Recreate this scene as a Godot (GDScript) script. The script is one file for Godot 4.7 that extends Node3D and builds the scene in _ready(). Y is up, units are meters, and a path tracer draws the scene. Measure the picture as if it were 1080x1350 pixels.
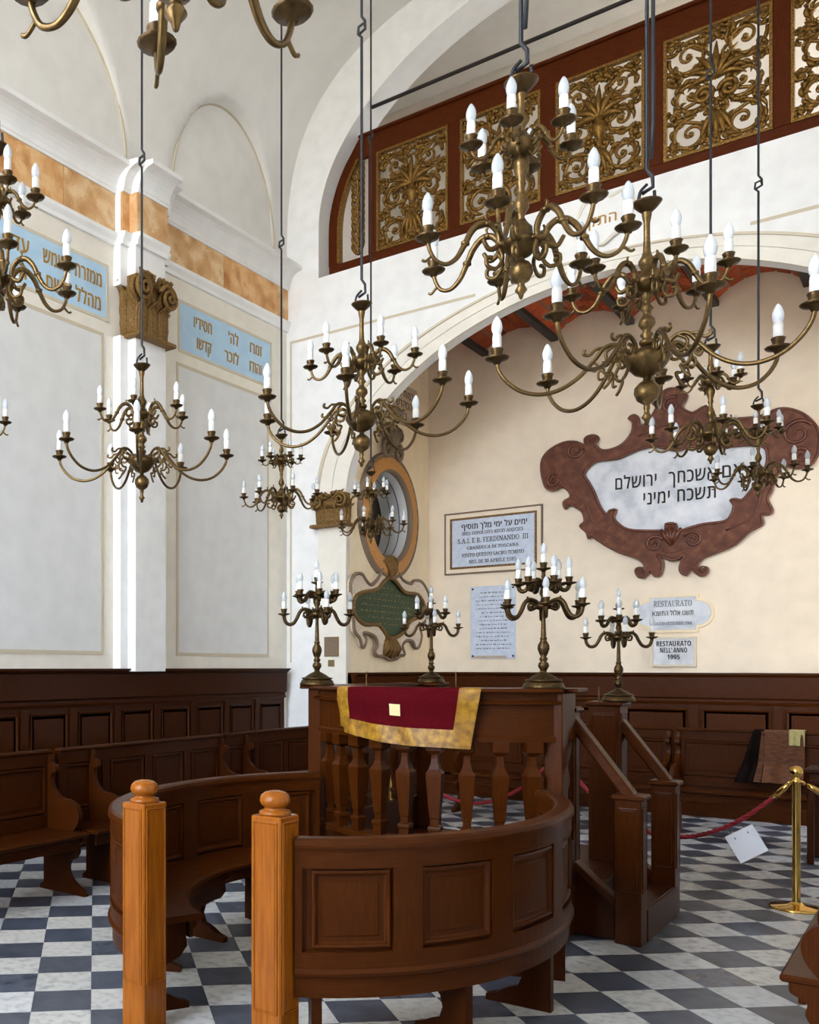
extends Node3D
# Room axes: x runs along the arch wall, -z towards it, y up; the left wall stands at x = XL, the arch wall at z = ZA.
const XL := -6.396
const XR := 0.95
const ZA := -9.965
const ZB := -12.2
const ZF := 2.7
const XC := -2.72
const XJ := -5.55
const XJR := 0.11
var M := {}
var taken := {}
var rng := RandomNumberGenerator.new()
var heb: Font
var serif: Font
var sans: Font
var plain: Font

# ---------------------------------------------------------------- mesh helpers
class MB:
	var st := SurfaceTool.new()
	func _init(smooth := false):
		st.begin(Mesh.PRIMITIVE_TRIANGLES)
		st.set_smooth_group(0 if smooth else -1)
	func smooth(on: bool):
		st.set_smooth_group(0 if on else -1)
		return self
	func tri(a: Vector3, b: Vector3, c: Vector3):
		st.add_vertex(a); st.add_vertex(c); st.add_vertex(b)
	func quad(a: Vector3, b: Vector3, c: Vector3, d: Vector3):
		tri(a, b, c); tri(a, c, d)
	func tri_out(a: Vector3, b: Vector3, c: Vector3, o: Vector3):
		if (b - a).cross(c - a).dot((a + b + c) / 3.0 - o) >= 0.0: tri(a, b, c)
		else: tri(a, c, b)
	func quad_out(a, b, c, d, o):
		tri_out(a, b, c, o); tri_out(a, c, d, o)
	func box(c: Vector3, s: Vector3, turn := 0.0, ch := 0.0, tilt := Basis.IDENTITY):
		var B := Basis(Vector3.UP, turn) * tilt
		var h := s * 0.5
		ch = minf(ch, minf(h.x, minf(h.y, h.z)) * 0.9)
		var P := func(x: float, y: float, z: float, k: int) -> Vector3:
			var i := h - Vector3(ch, ch, ch)
			i[k] = h[k]
			return c + B * (Vector3(x, y, z) * i)
		for k in 3:
			for sg in [-1.0, 1.0]:
				var q := []
				for uv in [[-1.0, -1.0], [1.0, -1.0], [1.0, 1.0], [-1.0, 1.0]]:
					var d := [0.0, 0.0, 0.0]
					d[k] = sg; d[(k + 1) % 3] = uv[0]; d[(k + 2) % 3] = uv[1]
					q.append(P.call(d[0], d[1], d[2], k))
				quad_out(q[0], q[1], q[2], q[3], c)
		if ch > 0.0:
			for k in 3:
				var a := (k + 1) % 3
				var b := (k + 2) % 3
				for u in [-1.0, 1.0]:
					for w in [-1.0, 1.0]:
						var d0 := [0.0, 0.0, 0.0]
						d0[a] = u; d0[b] = w; d0[k] = -1.0
						var d1 := d0.duplicate(); d1[k] = 1.0
						quad_out(P.call(d0[0], d0[1], d0[2], a), P.call(d1[0], d1[1], d1[2], a), P.call(d1[0], d1[1], d1[2], b), P.call(d0[0], d0[1], d0[2], b), c)
			for x in [-1.0, 1.0]:
				for y in [-1.0, 1.0]:
					for z in [-1.0, 1.0]:
						tri_out(P.call(x, y, z, 0), P.call(x, y, z, 1), P.call(x, y, z, 2), c)
		return self
	func lathe(prof: Array, seg := 16, at := Vector3.ZERO):   # prof: [r, y] from the bottom up
		for i in prof.size() - 1:
			for j in seg:
				var a0 := TAU * j / seg
				var a1 := TAU * (j + 1) / seg
				var p0 := at + Vector3(prof[i][0] * cos(a0), prof[i][1], prof[i][0] * sin(a0))
				var p1 := at + Vector3(prof[i][0] * cos(a1), prof[i][1], prof[i][0] * sin(a1))
				var p2 := at + Vector3(prof[i + 1][0] * cos(a1), prof[i + 1][1], prof[i + 1][0] * sin(a1))
				var p3 := at + Vector3(prof[i + 1][0] * cos(a0), prof[i + 1][1], prof[i + 1][0] * sin(a0))
				if prof[i][0] > 0.0001: tri(p0, p2, p1)
				if prof[i + 1][0] > 0.0001: tri(p0, p3, p2)
		return self
	func tube(pts: Array, rad, seg := 7, flat := 1.0):
		var n := pts.size()
		if n < 2: return self
		var rings := []
		var t0: Vector3 = (pts[1] - pts[0]).normalized()
		var u := t0.cross(Vector3.UP)
		if u.length() < 0.1: u = t0.cross(Vector3.RIGHT)
		u = u.normalized()
		for i in n:
			var t: Vector3 = (pts[mini(i + 1, n - 1)] - pts[maxi(i - 1, 0)]).normalized()
			u = (u - t * u.dot(t)).normalized()
			var w := t.cross(u)
			var r: float = rad if rad is float else rad[mini(i, rad.size() - 1)]
			var ring := []
			for j in seg:
				var a := TAU * j / seg
				ring.append(pts[i] + u * (cos(a) * r * flat) + w * (sin(a) * r))
			rings.append(ring)
		for i in n - 1:
			for j in seg:
				var k := (j + 1) % seg
				quad(rings[i][j], rings[i][k], rings[i + 1][k], rings[i + 1][j])
		for j in range(1, seg - 1):
			tri(rings[0][0], rings[0][j + 1], rings[0][j])
			tri(rings[n - 1][0], rings[n - 1][j], rings[n - 1][j + 1])
		return self
	# polygon in the plane (o, ex, ey), pushed out along ex x ey by depth, with a bevel
	func slab(poly: PackedVector2Array, depth: float, T: Transform3D):
		var idx := Geometry2D.triangulate_polygon(poly)
		for i in range(0, idx.size(), 3):
			var a := poly[idx[i]]; var b := poly[idx[i + 1]]; var c := poly[idx[i + 2]]
			if (b - a).cross(c - a) < 0.0:
				var s := b; b = c; c = s
			tri(T * Vector3(a.x, a.y, depth), T * Vector3(b.x, b.y, depth), T * Vector3(c.x, c.y, depth))
			tri(T * Vector3(a.x, a.y, 0), T * Vector3(c.x, c.y, 0), T * Vector3(b.x, b.y, 0))
		var ccw := not Geometry2D.is_polygon_clockwise(poly)
		for i in poly.size():
			var p := poly[i]; var q := poly[(i + 1) % poly.size()]
			if not ccw:
				var s2 := p; p = q; q = s2
			quad(T * Vector3(p.x, p.y, 0), T * Vector3(q.x, q.y, 0), T * Vector3(q.x, q.y, depth), T * Vector3(p.x, p.y, depth))
		return self
	# a closed section [out, up] swept along plan points [Vector3 point, Vector3 outward]
	func sweep(path: Array, sec: Array, closed := true, caps := true, up := Vector3.UP):
		var m := sec.size()
		for i in path.size() - 1:
			for j in (m if closed else m - 1):
				var k := (j + 1) % m
				var p: Array = path[i]; var q: Array = path[i + 1]
				quad(p[0] + p[1] * sec[j][0] + up * sec[j][1], p[0] + p[1] * sec[k][0] + up * sec[k][1], q[0] + q[1] * sec[k][0] + up * sec[k][1], q[0] + q[1] * sec[j][0] + up * sec[j][1])
		if caps and closed:
			for e in [path[0], path[-1]]:
				var poly := PackedVector2Array()
				for s in sec: poly.append(Vector2(s[0], s[1]))
				var idx := Geometry2D.triangulate_polygon(poly)
				for i in range(0, idx.size(), 3):
					var v := []
					for d in 3: v.append(e[0] + e[1] * poly[idx[i + d]].x + up * poly[idx[i + d]].y)
					tri(v[0], v[1], v[2])
		return self
	func done(m: Material) -> ArrayMesh:
		st.generate_normals()
		st.index()
		var a := st.commit()
		a.surface_set_material(0, m)
		return a

func curve(p: Array, n := 8, closed := false) -> Array:   # Catmull-Rom through Vector2 or Vector3
	var out := []
	var k := p.size()
	for i in (k if closed else k - 1):
		var a = p[(i - 1 + k) % k] if closed or i > 0 else p[0] * 2.0 - p[1]
		var b = p[i]
		var c = p[(i + 1) % k]
		var d = p[(i + 2) % k] if closed or i + 2 < k else p[k - 1] * 2.0 - p[k - 2]
		for j in n:
			var t := float(j) / n
			out.append(0.5 * (2.0 * b + (c - a) * t + (2.0 * a - 5.0 * b + 4.0 * c - d) * t * t + (3.0 * b - a - 3.0 * c + d) * t * t * t))
	if not closed: out.append(p[k - 1])
	return out

func v2(flat: Array) -> Array:
	var o := []
	for i in range(0, flat.size(), 2): o.append(Vector2(flat[i], flat[i + 1]))
	return o

func numbered(n: String) -> String:
	var k: int = taken.get(n, 0)
	taken[n] = k + 1
	return n if k == 0 else "%s_%03d" % [n, k]

func thing(called: String, label: String, category: String, at := Vector3.ZERO, turn := 0.0, group := "") -> Node3D:
	var o := Node3D.new()
	o.name = numbered(called)
	add_child(o)
	o.position = at
	o.rotation.y = turn
	o.set_meta("label", label)
	o.set_meta("category", category)
	if group: o.set_meta("group", group)
	return o

func setting(called: String, label := "") -> Node3D:
	var o := Node3D.new()
	o.name = called
	add_child(o)
	o.set_meta("kind", "structure")
	if label: o.set_meta("label", label)
	return o

func put(called: String, mesh: Mesh, parent: Node, at := Vector3.ZERO, rot := Vector3.ZERO) -> MeshInstance3D:
	var o := MeshInstance3D.new()
	o.name = called
	o.mesh = mesh
	o.position = at
	o.rotation = rot
	parent.add_child(o, true)
	return o

func text(parent: Node, s: String, h: float, T: Transform3D, m: Material, font: Font = null, width := 0.0, called := "lettering") -> void:
	var t := TextMesh.new()
	t.text = s
	t.font = font if font else serif
	t.font_size = 64
	t.pixel_size = h / 46.0
	t.depth = 0.006
	t.curve_step = 1.5
	t.material = m
	var o := MeshInstance3D.new()
	o.name = called
	o.mesh = t
	var w := t.get_aabb().size.x
	var sx := width / w if width > 0.0 and w > 0.0 else 1.0
	o.transform = T * Transform3D(Basis.from_scale(Vector3(sx, 1, 1)), Vector3.ZERO)
	parent.add_child(o, true)

# ---------------------------------------------------------------- materials
func noise(freq: float, seed_: int, ramp: Array, oct := 4, size := 512, warp := 0.0, normal := false, type := FastNoiseLite.TYPE_SIMPLEX_SMOOTH, ridged := false) -> NoiseTexture2D:
	var n := FastNoiseLite.new()
	n.seed = seed_
	n.noise_type = type
	n.frequency = freq
	n.fractal_octaves = oct
	if ridged: n.fractal_type = FastNoiseLite.FRACTAL_RIDGED
	if warp > 0.0:
		n.domain_warp_enabled = true
		n.domain_warp_amplitude = warp
		n.domain_warp_frequency = freq * 1.5
	var t := NoiseTexture2D.new()
	t.width = size
	t.height = size
	t.seamless = true
	t.noise = n
	if normal:
		t.as_normal_map = true
		t.bump_strength = 4.0
	elif ramp:
		var g := Gradient.new()
		g.offsets = PackedFloat32Array(ramp.map(func(e): return e[0]))
		g.colors = PackedColorArray(ramp.map(func(e): return e[1]))
		t.color_ramp = g
	return t

func mat(key: String, tex, rough: float, scale := Vector3.ONE, col := Color.WHITE, metal := 0.0) -> StandardMaterial3D:
	var m := StandardMaterial3D.new()
	m.resource_name = key
	m.albedo_color = col
	if tex: m.albedo_texture = tex
	m.roughness = rough
	m.metallic = metal
	if tex:
		m.uv1_triplanar = true
		m.uv1_world_triplanar = true
		m.uv1_scale = scale
	M[key] = m
	return m

func c8(r: int, g: int, b: int) -> Color:
	return Color8(r, g, b)

func materials() -> void:
	var pl := noise(0.012, 3, [[0.0, c8(234, 233, 230)], [0.5, c8(240, 239, 236)], [1.0, c8(245, 244, 241)]], 5)
	mat("plaster", pl, 0.9, Vector3.ONE * 0.6)
	mat("plaster_grey", pl, 0.9, Vector3.ONE * 0.5, c8(238, 238, 238))
	mat("plaster_cream", pl, 0.9, Vector3.ONE * 0.6, c8(250, 244, 232))
	mat("plaster_warm", pl, 0.9, Vector3.ONE * 0.6, c8(255, 236, 202))
	mat("plaster_niche", pl, 0.9, Vector3.ONE * 0.5, c8(255, 238, 214))
	mat("plaster_vault", pl, 0.9, Vector3.ONE * 0.4, c8(246, 244, 240))
	mat("plaster_gallery", pl, 0.9, Vector3.ONE * 0.4, c8(238, 230, 220))
	mat("beige_line", null, 0.9, Vector3.ONE, c8(205, 192, 166))
	mat("stone_trim", pl, 0.85, Vector3.ONE, c8(226, 214, 192))
	mat("blue_paint", noise(0.01, 8, [[0.0, c8(172, 206, 230)], [1.0, c8(192, 218, 236)]]), 0.9, Vector3.ONE * 0.8)
	var ochre := noise(0.009, 11, [[0.0, c8(172, 118, 68)], [0.25, c8(202, 152, 98)], [0.5, c8(218, 174, 122)], [0.75, c8(234, 204, 160)], [1.0, c8(208, 160, 106)]], 5, 512, 60.0)
	mat("ochre_marble", ochre, 0.6, Vector3.ONE * 0.55)
	mat("ochre_marble_pale", ochre, 0.6, Vector3.ONE * 0.62, c8(255, 240, 220))
	var wd := noise(0.03, 21, [[0.0, c8(84, 44, 14)], [0.45, c8(98, 52, 17)], [0.7, c8(106, 57, 20)], [1.0, c8(116, 64, 25)]], 4, 512, 12.0)
	var wn := noise(0.035, 22, [], 3, 512, 10.0, true)
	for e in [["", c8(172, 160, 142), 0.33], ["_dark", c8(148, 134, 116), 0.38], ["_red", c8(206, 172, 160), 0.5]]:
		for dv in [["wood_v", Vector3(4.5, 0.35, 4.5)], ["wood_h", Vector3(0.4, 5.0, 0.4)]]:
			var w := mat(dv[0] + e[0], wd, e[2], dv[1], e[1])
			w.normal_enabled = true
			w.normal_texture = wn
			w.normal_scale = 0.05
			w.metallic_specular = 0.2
	var wp := noise(0.02, 25, [[0.0, c8(124, 64, 11)], [0.5, c8(138, 75, 14)], [1.0, c8(150, 86, 20)]], 3, 512, 10.0)
	var post := mat("wood_v_post", wp, 0.22, Vector3(4.0, 0.3, 4.0))
	post.clearcoat_enabled = true
	post.clearcoat = 0.15
	post.clearcoat_roughness = 0.2
	post.metallic_specular = 0.3
	var wm := noise(0.01, 31, [[0.0, c8(160, 162, 164)], [0.3, c8(186, 186, 184)], [0.5, c8(200, 199, 195)], [1.0, c8(209, 208, 204)]], 5, 1024, 30.0)
	var dm := noise(0.012, 37, [[0.0, c8(66, 70, 80)], [0.5, c8(80, 85, 96)], [1.0, c8(94, 99, 108)]], 5, 512, 20.0)
	var tint := [Color.WHITE, c8(246, 244, 238), c8(238, 240, 242), c8(250, 246, 240)]
	var tint2 := [Color.WHITE, c8(236, 238, 244), c8(222, 222, 224), c8(248, 244, 240)]
	for i in 4:
		mat("tile_white%d" % i, wm, 0.22 + 0.03 * i, Vector3.ONE * (1.1 + 0.13 * i), tint[i])
		mat("tile_dark%d" % i, dm, 0.25 + 0.03 * i, Vector3.ONE * (0.9 + 0.1 * i), tint2[i])
	mat("joint", null, 0.8, Vector3.ONE, c8(150, 148, 144))
	var br := noise(0.02, 41, [[0.0, c8(92, 76, 50)], [0.5, c8(120, 100, 66)], [1.0, c8(142, 120, 82)]], 3)
	mat("brass", br, 0.34, Vector3.ONE * 4.0, c8(225, 215, 200), 0.9)
	mat("brass_dark", br, 0.4, Vector3.ONE * 4.0, c8(176, 164, 150), 0.85)
	mat("brass_bright", null, 0.12, Vector3.ONE, c8(214, 172, 92), 1.0)
	var gd := noise(0.03, 43, [[0.0, c8(96, 70, 30)], [0.4, c8(150, 116, 56)], [0.75, c8(190, 154, 86)], [1.0, c8(214, 182, 116)]], 4)
	mat("gilt", gd, 0.45, Vector3.ONE * 2.5, c8(196, 184, 160), 0.7)
	mat("gilt_old", gd, 0.6, Vector3.ONE * 2.5, c8(190, 178, 156), 0.2)
	mat("gold_letter", null, 0.5, Vector3.ONE, c8(168, 126, 48), 0.2)
	mat("gold_worn", null, 0.7, Vector3.ONE, c8(138, 122, 74))
	mat("iron", null, 0.5, Vector3.ONE, c8(34, 36, 41), 0.3)
	mat("iron_dark", null, 0.6, Vector3.ONE, c8(48, 42, 40), 0.2)
	mat("candle", null, 0.5, Vector3.ONE, c8(234, 232, 226))
	var gl := mat("bulb", null, 0.12, Vector3.ONE, Color8(206, 211, 214, 150))
	gl.transparency = BaseMaterial3D.TRANSPARENCY_ALPHA
	mat("bulb_frosted", null, 0.2, Vector3.ONE, c8(218, 221, 224))
	var carv := noise(0.008, 47, [[0.0, c8(78, 40, 25)], [0.5, c8(98, 54, 34)], [1.0, c8(126, 78, 52)]], 4, 512, 25.0)
	mat("cartouche", carv, 0.5, Vector3.ONE * 1.6)
	M.cartouche.metallic_specular = 0.3
	mat("cartouche_rim", carv, 0.45, Vector3.ONE * 2.0, c8(250, 232, 214))
	mat("marble_plate", noise(0.008, 51, [[0.0, c8(176, 180, 186)], [0.5, c8(208, 209, 212)], [1.0, c8(224, 224, 224)]], 5, 512, 30.0), 0.5, Vector3.ONE * 0.9)
	mat("blue_plate", noise(0.02, 53, [[0.0, c8(190, 200, 218)], [1.0, c8(214, 220, 230)]], 4), 0.5, Vector3.ONE)
	mat("ink", null, 0.9, Vector3.ONE, c8(44, 40, 38))
	mat("ink_soft", null, 0.8, Vector3.ONE, c8(112, 116, 128))
	mat("tan_plate", noise(0.02, 55, [[0.0, c8(180, 158, 132)], [1.0, c8(204, 184, 158)]], 3), 0.8, Vector3.ONE)
	mat("green_paint", noise(0.02, 57, [[0.0, c8(44, 60, 36)], [0.6, c8(58, 76, 44)], [1.0, c8(82, 86, 52)]], 4), 0.7, Vector3.ONE * 1.4)
	mat("cream_carving", noise(0.03, 58, [[0.0, c8(206, 186, 160)], [1.0, c8(238, 224, 204)]], 3), 0.8, Vector3.ONE * 1.4)
	mat("orange_carving", noise(0.05, 59, [[0.0, c8(146, 92, 40)], [0.5, c8(196, 136, 66)], [1.0, c8(216, 168, 104)]], 4), 0.6, Vector3.ONE * 2.0)
	mat("taupe", null, 0.8, Vector3.ONE, c8(124, 104, 84))
	for i in 4:
		mat("brick%d" % i, noise(0.03, 61 + i, [[0.0, c8(164, 70, 34)], [0.5, c8(192, 90, 46)], [1.0, c8(208, 112, 62)]], 4, 256), 0.9, Vector3.ONE * 1.5, [Color.WHITE, c8(232, 226, 220), c8(250, 236, 220), c8(216, 206, 204)][i])
	mat("mortar", null, 0.95, Vector3.ONE, c8(150, 108, 84))
	var vel := mat("velvet", noise(0.04, 71, [[0.0, c8(66, 5, 12)], [1.0, c8(86, 10, 18)]], 3), 0.85, Vector3.ONE * 2.0)
	vel.metallic_specular = 0.15
	var sat := mat("gold_satin", noise(0.012, 73, [[0.0, c8(94, 62, 8)], [0.45, c8(136, 94, 12)], [0.7, c8(160, 116, 22)], [1.0, c8(182, 142, 50)]], 3, 512, 30.0), 0.42, Vector3.ONE * 2.4)
	sat.rim_enabled = true; sat.rim = 0.1
	mat("linen", null, 0.9, Vector3.ONE, c8(224, 206, 150))
	var rp := mat("red_rope", noise(0.06, 75, [[0.0, c8(120, 8, 22)], [1.0, c8(156, 16, 34)]], 2), 0.75, Vector3.ONE * 6.0)
	rp.rim_enabled = true; rp.rim = 0.1
	mat("paper", null, 0.8, Vector3.ONE, c8(232, 234, 240))
	mat("shawl", noise(0.02, 77, [[0.0, c8(50, 26, 10)], [0.5, c8(92, 50, 20)], [1.0, c8(122, 72, 32)]], 4, 512, 20.0), 0.8, Vector3(1.0, 5.0, 1.0))
	mat("shawl_band", null, 0.95, Vector3.ONE, c8(24, 17, 15))
	M.shawl_band.metallic_specular = 0.1
	mat("fringe", noise(0.05, 79, [[0.0, c8(150, 136, 84)], [1.0, c8(196, 182, 124)]], 3), 0.9, Vector3(6.0, 1.0, 6.0))
	mat("black_box", null, 0.5, Vector3.ONE, c8(28, 30, 34))
	mat("bronze_plate", noise(0.04, 81, [[0.0, c8(112, 88, 52)], [1.0, c8(140, 112, 70)]], 3), 0.5, Vector3.ONE * 2.0)
	var pane := mat("window_glass", null, 0.05, Vector3.ONE, Color8(245, 250, 252, 20))
	pane.transparency = BaseMaterial3D.TRANSPARENCY_ALPHA

# ---------------------------------------------------------------- scene
func _ready() -> void:
	rng.seed = 7
	var cam := Camera3D.new()
	cam.name = "camera"
	cam.position = Vector3(0, 1.69, 0)
	cam.rotation_degrees = Vector3(0, 40, 0)
	cam.near = 0.05
	cam.far = 60.0
	cam.projection = Camera3D.PROJECTION_FRUSTUM
	cam.size = 0.05 * 1350.0 / 1248.0
	cam.frustum_offset = Vector2(0.05 * (540.0 - 218.0) / 1248.0, 0.05 * (880.0 - 675.0) / 1248.0)
	add_child(cam)
	cam.current = true
	var we := WorldEnvironment.new()
	we.name = "world_environment"
	var env := Environment.new()
	env.tonemap_mode = Environment.TONE_MAPPER_LINEAR
	env.tonemap_exposure = 2.1
	env.background_mode = Environment.BG_SKY
	var sk := Sky.new()
	var ps := ProceduralSkyMaterial.new()
	ps.sky_top_color = c8(196, 212, 236)
	ps.sky_horizon_color = c8(232, 238, 246)
	ps.sky_curve = 0.3
	ps.ground_bottom_color = c8(150, 146, 138)
	ps.ground_horizon_color = c8(196, 194, 188)
	ps.energy_multiplier = 12.0
	sk.sky_material = ps
	env.sky = sk
	env.sdfgi_enabled = true
	env.ssao_enabled = true
	env.ssil_enabled = true
	we.environment = env
	add_child(we)
	serif = SystemFont.new()
	serif.font_names = PackedStringArray(["Droid Serif"])
	serif.font_weight = 700
	sans = SystemFont.new()
	sans.font_names = PackedStringArray(["Droid Sans"])
	sans.font_weight = 700
	plain = SystemFont.new()
	plain.font_names = PackedStringArray(["Droid Serif"])
	heb = ThemeDB.fallback_font
	materials()
	floor_tiles()
	left_wall()
	arch_wall()
	niche()
	vault()
	outer_walls()
	wainscots()
	gallery_screen()
	wall_plaques()
	bima()
	curved_benches()
	pews()
	chandeliers()
	candelabra()
	small_things()

func floor_tiles() -> void:
	var f := setting("floor", "checkerboard floor of white marble and grey slate squares laid diagonally")
	put("bed", MB.new().box(Vector3(-2.7, -0.1, -4.7), Vector3(8.0, 0.19, 15.6)).done(M.joint), f)
	var O := Vector2(-3.492, -3.135)
	var ex := Vector2(0.2055, -0.2108)
	var ey := Vector2(-0.2055, -0.2108)
	var shape := func(mb: MB, c: Vector3, g: float):
		var p := [ex * -0.5 + ey * -0.5, ex * 0.5 + ey * -0.5, ex * 0.5 + ey * 0.5, ex * -0.5 + ey * 0.5]
		var k := 1.0 - g
		var top := p.map(func(q): return c + Vector3(q.x * k, 0, q.y * k))
		var rim := p.map(func(q): return c + Vector3(q.x * (k + 0.004), -0.0012, q.y * (k + 0.004)))
		var low := rim.map(func(q): return q - Vector3(0, 0.006, 0))
		mb.quad(top[0], top[1], top[2], top[3])
		for i in 4:
			var j := (i + 1) % 4
			mb.quad(top[i], rim[i], rim[j], top[j])
			mb.quad(rim[i], low[i], low[j], rim[j])
	var meshes := {}
	for col in ["white", "dark"]:
		for i in 4:
			var mb := MB.new()
			shape.call(mb, Vector3.ZERO, 0.008)
			meshes["%s%d" % [col, i]] = mb.done(M["tile_%s%d" % [col, i]])
	var all := []
	for i in range(-40, 60):
		for j in range(-40, 60):
			var c := O + ex * (i + 0.5) + ey * (j + 0.5)
			if c.x < XL - 0.1 or c.x > XR + 0.1 or c.y < ZB - 0.1 or c.y > ZF: continue
			if c.y < ZA and (c.x < XJ - 0.2 or c.x > XJR + 0.2): continue
			# how large the square shows to a visitor standing at the origin side of the room
			var d := Vector3(-sin(deg_to_rad(40)), 0, -cos(deg_to_rad(40))).dot(Vector3(c.x, 0, c.y))
			var r := Vector3(cos(deg_to_rad(40)), 0, -sin(deg_to_rad(40))).dot(Vector3(c.x, 0, c.y))
			var seen := d > 3.2 and r / d > -0.22 and r / d < 0.74
			all.append([1.0 / d if seen else 0.0, c, (i + j) % 2 == 0])
	all.sort_custom(func(a, b): return a[0] > b[0])
	var rest := {}
	for n in all.size():
		var e: Array = all[n]
		var k: String = ("dark" if e[2] else "white") + str(rng.randi() % 4)
		if n < 300:
			put("tile", meshes[k], f, Vector3(e[1].x, 0, e[1].y), Vector3(rng.randf_range(-0.0015, 0.0015), 0, rng.randf_range(-0.0015, 0.0015)))
		else:
			if not rest.has(k): rest[k] = MB.new()
			shape.call(rest[k], Vector3(e[1].x, 0, e[1].y), 0.008)
	var am := ArrayMesh.new()
	for k in rest:
		rest[k].st.generate_normals()
		rest[k].st.set_material(M["tile_" + k])
		rest[k].st.commit(am)
	var o := put("far_tiles", am, f)
	o.set_meta("kind", "stuff")

func strip_frame(mb: MB, T: Transform3D, x0: float, x1: float, y0: float, y1: float, w: float, d: float) -> void:
	for r in [[x0, x1, y0, y0 + w], [x0, x1, y1 - w, y1], [x0, x0 + w, y0 + w, y1 - w], [x1 - w, x1, y0 + w, y1 - w]]:
		mb.slab(PackedVector2Array([Vector2(r[0], r[2]), Vector2(r[1], r[2]), Vector2(r[1], r[3]), Vector2(r[0], r[3])]), d, T)

func rect(x0: float, x1: float, y0: float, y1: float) -> PackedVector2Array:
	return PackedVector2Array([Vector2(x0, y0), Vector2(x1, y0), Vector2(x1, y1), Vector2(x0, y1)])

func left_wall() -> void:
	var w := setting("wall_left", "white plaster wall with pilaster, ochre marble band and painted blue text panels")
	put("plaster", MB.new().box(Vector3(XL - 0.2, 3.2, (ZA + ZF) / 2 - 0.2), Vector3(0.4, 6.4, ZF - ZA + 0.8)).done(M.plaster_cream), w)
	put("lunette_plaster", MB.new().box(Vector3(XL - 0.2, 8.15, (ZA + ZF) / 2 - 0.2), Vector3(0.4, 3.5, ZF - ZA + 0.8)).done(M.plaster_vault), w)
	# local plane: x along -z of the room, y up, outwards +x
	var T := Transform3D(Basis(Vector3(0, 0, -1), Vector3.UP, Vector3(1, 0, 0)), Vector3(XL, 0, 0))
	for e in [[3.7, 6.68], [7.80, 9.56]]:
		put("wall_field", MB.new().slab(rect(e[0] + 0.03, e[1] - 0.03, 1.845, 4.92), 0.004, T).done(M.plaster_grey), w)
		var mb := MB.new()
		strip_frame(mb, T, e[0], e[1], 1.815, 4.95, 0.035, 0.007)
		put("painted_border", mb.done(M.beige_line), w)
	for e in [[3.67, 6.72], [7.86, 9.59]]:
		put("blue_panel", MB.new().slab(rect(e[0], e[1], 5.10, 5.60), 0.005, T).done(M.blue_paint), w)
		var mb := MB.new()
		strip_frame(mb, T, e[0] - 0.03, e[1] + 0.03, 5.07, 5.63, 0.03, 0.008)
		put("painted_border", mb.done(M.stone_trim), w)
	var tx := func(s: String, x: float, y: float, h: float, wd: float):
		text(w, s, h, T * Transform3D(Basis.IDENTITY, Vector3(x, y, 0.008)), M.gold_letter, heb, wd)
	tx.call("חסידיו", 8.26, 5.47, 0.13, 0.32); tx.call("לה'", 8.83, 5.47, 0.13, 0.19); tx.call("זמרו", 9.28, 5.47, 0.13, 0.24)
	tx.call("קדשו", 8.28, 5.25, 0.13, 0.26); tx.call("לזכר", 8.80, 5.25, 0.13, 0.27); tx.call("והודו", 9.28, 5.25, 0.13, 0.24)
	tx.call("ממזרח", 6.47, 5.46, 0.14, 0.36); tx.call("שמש", 6.02, 5.46, 0.14, 0.28); tx.call("עד", 5.62, 5.46, 0.14, 0.19); tx.call("מבואו", 5.17, 5.46, 0.14, 0.36)
	tx.call("מהלל", 6.47, 5.23, 0.14, 0.34); tx.call("שם", 6.02, 5.23, 0.14, 0.20); tx.call("ה'", 5.62, 5.23, 0.14, 0.12)
	# pilaster
	var pil := MB.new()
	pil.box(Vector3(XL + 0.05, 3.3, -7.17), Vector3(0.1, 3.3, 0.70), 0, 0.004)
	pil.box(Vector3(XL + 0.1, 3.3, -7.16), Vector3(0.2, 3.3, 0.46), 0, 0.004)
	pil.box(Vector3(XL + 0.047, 6.03, -7.17), Vector3(0.094, 1.16, 0.688), 0, 0.002)
	pil.box(Vector3(XL + 0.097, 6.03, -7.16), Vector3(0.194, 1.16, 0.448), 0, 0.002)
	put("pilaster", pil.done(M.plaster), w)
	var stack := [[0.0, ZF], [0.0, -6.82], [0.1, -6.82], [0.1, -6.93], [0.2, -6.93], [0.2, -7.39], [0.1, -7.39], [0.1, -7.52], [0.0, -7.52], [0.0, ZA]]
	var path := stack.map(func(s): return [Vector3(XL + s[0], 0, s[1]), Vector3(1, 0, 0)])
	var low := [[0.0, 5.84], [0.03, 5.84], [0.035, 5.88], [0.06, 5.92], [0.065, 5.955], [0.02, 5.965], [0.0, 5.965]]
	put("architrave", MB.new().sweep(path, low, false).done(M.plaster), w)
	var cav := [[0.0, 6.35], [0.04, 6.35], [0.045, 6.38]]
	for i in 7:
		var a := PI / 2 * i / 6.0
		cav.append([0.05 + 0.15 * (1.0 - cos(a)), 6.38 + 0.18 * sin(a)])
	cav.append_array([[0.225, 6.565], [0.225, 6.61], [0.0, 6.64]])
	put("cornice", MB.new().sweep(path, cav, false).done(M.plaster), w)
	var z := -4.4
	var slabs := [[0.0, -3.2, -4.15], [0.0, -4.155, -5.12], [0.0, -5.125, -6.12], [0.0, -6.125, -6.818], [0.1, -6.822, -6.928], [0.2, -6.93, -7.39], [0.1, -7.392, -7.518], [0.0, -7.522, -8.62], [0.0, -8.625, -9.73], [0.0, -9.735, -9.96]]
	for i in slabs.size():
		var s: Array = slabs[i]
		put("marble_slab", MB.new().box(Vector3(XL + s[0] + 0.0125, 6.158, (s[1] + s[2]) / 2), Vector3(0.025, 0.386, s[1] - s[2]), 0, 0.002).done(M.ochre_marble if i % 2 else M.ochre_marble_pale), w)
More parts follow.
